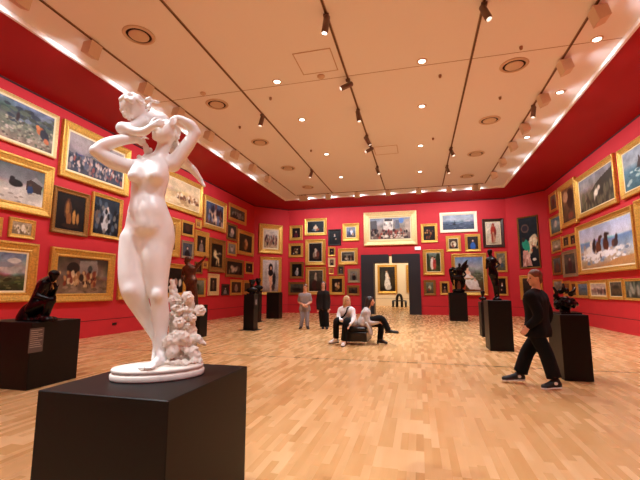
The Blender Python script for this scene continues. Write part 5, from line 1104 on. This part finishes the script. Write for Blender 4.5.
# --- the blond sitter
Y = BY0 = on_z(352, 345, 0)[1] + .05; w = lambda px, py, d=0.0: WP(px, py, Y + d)
face = V(.75, -.75, .12); SCB = .97
J = dict(head=w(347, 300.5, .12), neck=w(345.6, 306.8, .14), shL=w(352.2, 310.5, .06), shR=w(340.8, 310.2, .2), elL=w(353.5, 319, -.05), elR=w(338.5, 318, .05), haL=w(349.2, 324.5, -.28), haR=w(342, 320.5, -.16), hipL=w(351.5, 325, .14), hipR=w(344, 325, .24), knL=w(346, 322.6, -.32), knR=w(336.5, 322, -.1), anL=w(343.8, 342.5, -.3), anR=w(336, 339.5, .0), toL=w(342.4, 346.2, -.42), toR=w(330, 342.5, -.08), up=V(.08, 0, 1), back=V(.6, .8, 0))
J['hdL'] = V(-.2, -.7, -.6); J['pnL'] = V(-.3, .5, -.6)
J['anL'][2] = .10; J['toL'][2] = .035; J['anR'][2] = .13; J['toR'][2] = .05
p = person_at('person with long blond hair in a white jacket and white shoes seated on the bench', w(347, 345, .05))
for S_ in 'LR': J['hip' + S_][2] = BZ + .125
human(J, SCB, face).build('body', 'skin', p); eyes(J, SCB, face, p)
cloth_legs(J, SCB, ex=.014, wide=.02, end=.9).build('trousers', 'blackcloth', p)
cloth_top(J, SCB, ex=.019, hem=.06, flare=.0, neck=.06).build('jacket', 'white', p); hair_long(J, SCB, face, 'blond', p, .2, 1.08)
for S_ in 'LR': shoe(J, S_, SCB, 'shoe', 'shoewhite', p, 'brownhair')
a, b = J['shL'], J['hipR']; fo = unit(np.cross(J['shR'] - J['shL'], V(0, 0, 1))); fo = fo if fo[1] < 0 else -fo
MB().tube([J['shL'] * .75 + J['neck'] * .25 + V(0, 0, .07), J['shL'] * .62 + J['neck'] * .38 + fo * .10 + V(0, 0, .035), J['shL'] * .6 + J['neck'] * .4 + fo * .155 - V(0, 0, .08), (J['shL'] + J['hipR']) / 2 + fo * .185, J['hipR'] + fo * .19 + V(0, 0, .06)], .019).build('bag_strap', 'blackcloth', p, True).location = -p.location

# --- the dark haired sitter
Y = BY0 + .12; w = lambda px, py, d=0.0: WP(px, py, Y + d)
face = V(1, -.12, -.02); SCD = .98
J = dict(head=w(370.2, 301.2, .1), neck=w(367.2, 308, .12), shL=w(366, 312.6, .26), shR=w(366.4, 312.6, -.06), elL=w(369, 322, .3), elR=w(368.5, 322.4, -.1), haL=w(378.5, 322, .2), haR=w(378, 322.2, -.02), hipL=w(363.5, 326, .22), hipR=w(364, 326.2, .0), knL=w(380.5, 325.5, .22), knR=w(382, 319.2, .02), anL=w(379.8, 341, .2), anR=w(388.5, 331, .0), toL=w(386.5, 345.2, .18), toR=w(397.5, 332.5, -.02), up=V(-.06, 0, 1), back=V(-1, 0, 0))
J['anL'][2] = .11; J['toL'][2] = .035
p = person_at('person with dark hair in a pale grey cardigan seated with crossed black legs', w(372, 345, .1))
for S_ in 'LR': J['hip' + S_][2] = BZ + .125
human(J, SCD, face).build('body', 'skin', p); eyes(J, SCD, face, p)
cloth_legs(J, SCD, ex=.019, wide=.012, end=.92).build('trousers', 'blackcloth', p)
s = cloth_top(J, SCD, ex=.022, hem=.06, flare=.02, neck=.06)
s.build('cardigan', 'knit', p)
hair_long(J, SCD, face, 'brownhair', p, .17, 1.05)
for S_ in 'LR': 
    o = shoe(J, S_, SCD, 'ankle_boot', 'shoeblack', p)
    he = J['he' + S_]; t = J['to' + S_]
    s = Sculpt(.005); dn = unit(he - J['an' + S_]); s.cone(he, he + dn * .035, .026, .022, .005); b = s.build('heel', 'shoeblack', p); b.parent = o
# the cardigan tail over the bench end
s = Sculpt(.008)
for i in range(5): s.chain([w(366.2 + i * .6, 323.5, -.16 + .05 * i), w(369.0 + i * .5, 328.5, -.17 + .05 * i), w(370.2 + i * .4, 335.0 - abs(i - 2) * .4, -.17 + .05 * i)], [.04, .035, .028], .03)
s.build('cardigan_tail', 'knit', p)

# ------------------------------------------------------------------ bronzes
def bronze(name, label, base, m='bronze'):
    return thing(name, base, label, 'sculpture', 'bronze sculptures on black pedestals')
# hunched seated figure
xs = TH_x
Yh = TH_y; w = lambda px, py, d=0.0: WP(px, py, Yh + d)
zt_ = THZ_
b0 = w(41, 320)
t = bronze('bronze_sculpture', 'black bronze of a hunched seated man on the wide pedestal by the landscape', (b0[0], Yh, zt_))
kp = np.linalg.norm(w(41, 300) - w(40, 300)); scH = 45 * kp / 1.25
face = V(.85, -.35, -.5)
J = dict(head=w(54.5, 276, -.02), neck=w(49, 279.5, .02), shL=w(47, 281, .1), shR=w(44.5, 283.5, -.12), elL=w(52, 296, .12), elR=w(37, 296, -.2), haL=w(56, 289, .02), haR=w(50, 299.5, -.14), hipL=w(34, 308, .08), hipR=w(33.5, 309, -.1), knL=w(52, 298.5, .1), knR=w(51.5, 301, -.12), anL=w(46.5, 317, .1), anR=w(44.5, 318, -.12), toL=w(53, 319, .07), toR=w(51.5, 320, -.16), up=V(.5, 0, .85), back=V(-1, 0, 0))
J['hdL'] = V(-.1, -.3, 1); J['hdR'] = V(.9, .1, .1)
s = human(J, scH, face, vox=.008, fat=1.4)
s.ell(J['head'] + V(-.01, 0, .03), [.1 * scH, .1 * scH, .07 * scH], None, .02)
s.ell(J['head'] + V(-.02, 0, .05) * scH, [.1 * scH, .095 * scH, .085 * scH], None, .02); s.above((0, 0, zt_ + .001), (0, 0, 1)); s.build('seated_figure', 'bronze', t)
s = Sculpt(.009); rg = random.Random(5)
s.chain([w(31, 319, .0), w(31.5, 313, .0), w(33, 309, .0)], [10 * kp, 8 * kp, 6 * kp], .03)
for i in range(26): s.ell(w(23 + 32 * rg.random(), 319 + 2 * rg.random(), rg.uniform(-.2, .2)), [rg.uniform(2, 3.4) * kp] * 3, None, .03)
s.above((0, 0, zt_), (0, 0, 1)); s.build('rock_seat', 'bronze', t, 1)

# slender standing bronze
def stand(P, Ypl, sc, face, label, zb, m='bronze', name='bronze_sculpture', vox=.007, base=(.16, .16, .05), **kw):
    w = lambda q: WP(q[0], q[1], Ypl + (q[2] if len(q) > 2 else 0))
    J = {k: (w(v) if len(v) <= 3 and k not in ('up', 'back') else V(*v)) for k, v in P.items()}
    J['up'] = V(0, 0, 1); fx = (J['anL'] + J['anR']) / 2
    t = bronze(name, label, (fx[0], fx[1], zb))
    s = human(J, sc, face, vox=vox, **kw)
    return t, s, J, w
YS = PM_y; zb = PM_z
kp = np.linalg.norm(WP(495, 280, YS) - WP(494, 280, YS)); scS = 50.5 * kp / 1.70
t, s, J, w = stand(dict(head=(489.8, 252.6), neck=(491, 257), shL=(494.5, 259.3, .0), shR=(487.6, 259.6, -.02), elL=(499.3, 264.5, .08), elR=(486.6, 268, -.04), haL=(496.2, 267.5, -.06), haR=(489.2, 263.5, -.1), hipL=(495, 274), hipR=(491.6, 274), knL=(497.2, 285.5, -.03), knR=(494.4, 285.5, .02), anL=(498.4, 296.5, .02), anR=(495.6, 296.5, .06), toL=(497.8, 298.6, -.08), toR=(494.2, 298.4, -.04)), YS, scS, V(-.6, -.8, -.1), 'slender black bronze youth standing on the pedestal before the white gowned lady', zb)
A = J['head']; s.ell(A + V(0.005, .01, .03), [.09 * scS] * 3, None, .02)
s.above((0, 0, zb + .001), (0, 0, 1)); s.build('standing_figure', 'bronze', t)
MB().lathe([(.10, 0), (.10, .03), (.09, .04), (.001, .042)], (0, 0, 0)).build('base', 'bronze', t, True)
# small bust on the pedestal behind
t = bronze('bronze_sculpture', 'small black bronze bust beside the slender bronze legs', ((PM2_[0] + PM2_[1]) / 2, PM2_[2] + .25, PM2_[4]))
c0 = V(*t.location); s = Sculpt(.007); hh = np.linalg.norm(WP(487, 302, PM2_[2] + .25) - WP(487, 291, PM2_[2] + .25)); q = hh / .42
A = axes(V(-.5, -.85, 0))
s.cone(c0 + [0, 0, 0], c0 + [0, 0, .06 * q], .07 * q, .05 * q, .01); s.ell(c0 + [0, 0, .12 * q], [.15 * q, .08 * q, .07 * q], A, .02); s.cone(c0 + [0, 0, .14 * q], c0 + [0, 0, .24 * q], .05 * q, .045 * q, .02); s.ell(c0 + [0, 0, .32 * q], [.07 * q, .085 * q, .10 * q], A, .02); s.cone(c0 + [0, 0, .32 * q] + A[1] * .085 * q, c0 + [0, 0, .29 * q] + A[1] * .1 * q, .01 * q, .018 * q, .01); s.ell(c0 + [0, 0, .36 * q] - A[1] * .02 * q, [.08 * q, .09 * q, .08 * q], A, .015)
s.above(c0, (0, 0, 1)); s.build('bust', 'bronze', t)
# winged group
YS = PB_y + .3; zb = PB_z; kp = np.linalg.norm(WP(459, 280, YS) - WP(458, 280, YS)); scS = 31 * kp / 1.70
t, s, J, w = stand(dict(head=(459.5, 265), neck=(459, 268), shL=(463, 269.6), shR=(454.5, 269.8), elL=(465.6, 274.5, -.05), elR=(452.8, 275.5), haL=(462.4, 278.5, -.16), haR=(456, 279.5, -.14), hipL=(461, 278.8), hipR=(456.8, 278.8), knL=(462.2, 285, -.06), knR=(455.8, 285.2, -.02), anL=(461.6, 290.8), anR=(456.4, 290.8), toL=(462.2, 291.9, -.12), toR=(455.2, 291.9, -.12)), YS, scS, V(-.3, -.9, -.35), 'black bronze winged figure carrying another on the far pedestal before the white gowned lady', zb, fat=1.25, vox=.009)
s.above((0, 0, zb + .001), (0, 0, 1)); s.build('winged_figure', 'bronze', t)
s = Sculpt(.009)
for i in range(7): s.chain([w((457 - i * .3, 270.5, .06)), w((453 - i * .5, 268 - i * .3 + i * .6, .1)), w((450.8 + i * .15, 270 + i * 2.0, .1))], [.05, .05, .03], .015)
s.build('wing', 'bronze', t); s = Sculpt(.009)
for i in range(7): s.chain([w((460.5, 269.5, .06)), w((463.5 + i * .2, 264.5 + i * .8, .1)), w((467.4 - i * .35, 260.2 + i * 1.7, .1))], [.05, .045, .025], .015)
s.build('wing', 'bronze', t)
s = Sculpt(.009); s.chain([w((452.5, 276, -.1)), w((456, 278, -.16)), w((461, 277, -.15))], [.09, .11, .10], .03); s.ell(w((451.5, 273, -.12)), [.085] * 3, None, .03); s.chain([w((461, 277, -.15)), w((464, 281, -.14)), w((463.5, 287, -.12))], [.08, .06, .04], .02); s.chain([w((453, 276, -.16)), w((452.5, 281, -.16)), w((453.4, 285, -.14))], [.05, .04, .03], .02); s.build('carried_figure', 'bronze', t)
s = Sculpt(.009); rg = random.Random(2)
for i in range(10): s.ell(w((454 + 9 * rg.random(), 291, rg.uniform(-.2, .15))), [rg.uniform(.07, .11)] * 3, None, .03)
s.above((0, 0, zb), (0, 0, 1)); s.build('rock_base', 'bronze', t)
# busts on the slim pedestals
def bust(label, x, y, z, hgt, fv, seed):
    t = bronze('bronze_bust', label, (x, y, z)); c0 = V(x, y, z); q = hgt / .46; A = axes(fv); s = Sculpt(.008); rg = random.Random(seed)
    s.cone(c0, c0 + [0, 0, .05 * q], .09 * q, .07 * q, .01); s.ell(c0 + [0, 0, .13 * q], [.17 * q, .10 * q, .09 * q], A, .03); s.cone(c0 + [0, 0, .16 * q], c0 + [0, 0, .28 * q], .065 * q, .055 * q, .03)
    s.ell(c0 + [0, 0, .345 * q] , [.08 * q, .095 * q, .105 * q], A, .02); s.ell(c0 + [0, 0, .30 * q] + A[1] * .05 * q, [.05 * q, .05 * q, .06 * q], A, .02); s.cone(c0 + [0, 0, .35 * q] + A[1] * .095 * q, c0 + [0, 0, .31 * q] + A[1] * .115 * q, .01 * q, .018 * q, .01)
    for i in range(14): 
        a = rg.uniform(0, 6.28); s.ell(c0 + [0, 0, .39 * q] - A[1] * .03 * q + V(math.cos(a), math.sin(a), rg.uniform(-.3, .6)) * .07 * q, [.035 * q] * 3, None, .01)
    s.above(c0, (0, 0, 1)); s.build('bust', 'bronze', t)
    MB().box(-.13 * q, .13 * q, -.1 * q, .1 * q, 0, .03 * q, .004).build('base', 'bronze', t)
bust('black bronze bust on the nearer slim pedestal', (PT1_[0] + PT1_[1]) / 2 + .02, PT1_[2] + .19, PT1_[4], np.linalg.norm(WP(250, 294, PT1_[2]) - WP(250, 278.5, PT1_[2])), V(.4, -1, 0), 1)
bust('black bronze bust on the farther slim pedestal', (PT2_[0] + PT2_[1]) / 2, PT2_[2] + .17, PT2_[4], np.linalg.norm(WP(255, 292, PT2_[2]) - WP(255, 278.5, PT2_[2])), V(.6, -1, 0), 2)
# brown bronze behind the marble flowers
YS = PN_[2] + .22; zb = PN_[4]; kp = np.linalg.norm(WP(190, 280, YS) - WP(189, 280, YS)); scS = 49 * kp / 1.70
t, s, J, w = stand(dict(head=(187.6, 260.5), neck=(189, 265.5), shL=(194.5, 268.5, .05), shR=(184.6, 268.5), elL=(198.5, 265, .05), elR=(182.6, 276), haL=(203.5, 259.5, .0), haR=(185.5, 283, -.1), hipL=(193, 281), hipR=(188.8, 281), knL=(193.6, 291.5, -.05), knR=(189, 291.5), anL=(194, 301.5), anR=(189.8, 301.5), toL=(193.4, 303.6, -.1), toR=(187.4, 303.6, -.1)), YS, scS, V(-.5, -.85, 0), 'brown bronze standing figure behind the marble flowers', zb, fat=1.2, vox=.009)
s.ell(J['head'] + V(0, .01, .04), [.1 * scS] * 3, None, .02); s.build('standing_figure', 'bronzebr', t)
s = Sculpt(.009); s.chain([w((191, 280, .05)), w((191.5, 291, .05)), w((191.5, 303.5, .05))], [.15, .17, .2], .04)
for i in range(6): s.chain([w((187.5 + i * 1.3, 281, -.08)), w((187 + i * 1.6, 302, -.12))], [.03, .04], .02)
s.above((0, 0, zb), (0, 0, 1)); s.build('drapery', 'bronzebr', t)
# cluster of entwined black figures on the near pedestal
YS = PR_[2] + .3; zb = PR_[4]; w = lambda px, py, d=0.0: WP(px, py, YS + d); kp = np.linalg.norm(w(565, 300) - w(564, 300))
t = bronze('bronze_sculpture', 'black bronze cluster of entwined forms on a plate beside the walking visitor', (w(566, 314)[0], YS, zb))
s = Sculpt(.007); rg = random.Random(21)
s.ell(w(564, 303), [9.5 * kp, 8.5 * kp, 7 * kp], None, .02); s.cone(w(565, 313), w(564.5, 305), 5 * kp, 6 * kp, .03)
for i in range(16):
    a0 = rg.uniform(0, 6.28); e0 = rg.uniform(-.5, .7); pts = []
    for k in range(5):
        a = a0 + k * .35; ee = e0 + .25 * math.sin(k * 1.3 + i); pts.append(w(564, 303) + V(math.cos(a) * math.cos(ee) * 10 * kp, math.sin(a) * math.cos(ee) * 9 * kp, math.sin(ee) * 9 * kp))
    s.chain(pts, [1.4 * kp, 1.9 * kp, 2.1 * kp, 1.8 * kp, 1.2 * kp], .012)
for x, y, d in ((555.5, 296, -.02), (560, 291.5, .02), (566.5, 290.5, -.03), (571, 294, .0), (573, 301, -.05), (556, 304, -.08)): s.ell(w(x, y, d), [2.6 * kp, 2.6 * kp, 3 * kp], None, .012)
for x0, y0, x1, y1 in ((557, 297, 553.5, 287.5), (562, 292, 563, 284), (570, 294, 575, 288), (574, 302, 577.5, 305)): s.chain([w(x0, y0), w((x0 + x1) / 2 + 1, (y0 + y1) / 2, -.04), w(x1, y1)], [2 * kp, 1.7 * kp, 1.2 * kp], .01)
s.above((0, 0, zb + .0125), (0, 0, 1)); s.build('entwined_forms', 'bronze', t)
MB().box(-9 * kp, 11 * kp, -.2, .2, 0.001, .028, .004).build('base_plate', 'bronze', t)
# ------------------------------------------------------------------ light of the gallery beyond
for x in (-6, -2.5, 1.0, 4.5): spot((x, 30.6, 4.9), (x, Y2, 1.4), 800, 120, .7, .15, (1, .9, .74), 'gallery_lamp')
for x in (-3.5, 0.0): spot((x, 26.5, 4.9), (x, 27, 0), 700, 120, .7, .15, (1, .9, .74), 'gallery_lamp')
# light on the marble: a spotlight of the second track and one of the statue side
ts_t = (-1.5, 2.1, 1.9)
p, d = trackspot(T1, 0.5, R_(35), R_(30), 'spotlight on the second track aimed at the marble statue')
spot(p, ts_t, 1750, 40, .6, .05, (.93, .99, 1), 'track_spotlight_lamp')
p, d = trackspot(T1, 4.6, R_(35), R_(-60), 'spotlight on the second track behind the marble statue, turned to it')
spot(p, ts_t, 250, 40, .6, .05, (.93, .99, 1), 'track_spotlight_lamp')
p, d = trackspot(T2, -1.2, R_(35), R_(120), 'spotlight on the middle track behind the photographer')
spot(p, ts_t, 350, 40, .6, .05, (.93, .99, 1), 'track_spotlight_lamp')

sc = bpy.context.scene
w = bpy.data.worlds.new('world'); w.use_nodes = True; w.node_tree.nodes['Background'].inputs['Color'].default_value = (.02, .018, .016, 1); sc.world = w
sc.view_settings.view_transform = 'Standard'; sc.view_settings.look = 'None'; sc.view_settings.gamma = 1; sc.view_settings.use_curve_mapping = False
sc.view_settings.exposure = EXPO
sc.cycles.use_denoising = True; sc.cycles.max_bounces = 8; sc.cycles.diffuse_bounces = 6; sc.cycles.glossy_bounces = 3; sc.cycles.sample_clamp_indirect = 6; sc.cycles.caustics_reflective = False; sc.cycles.caustics_refractive = False
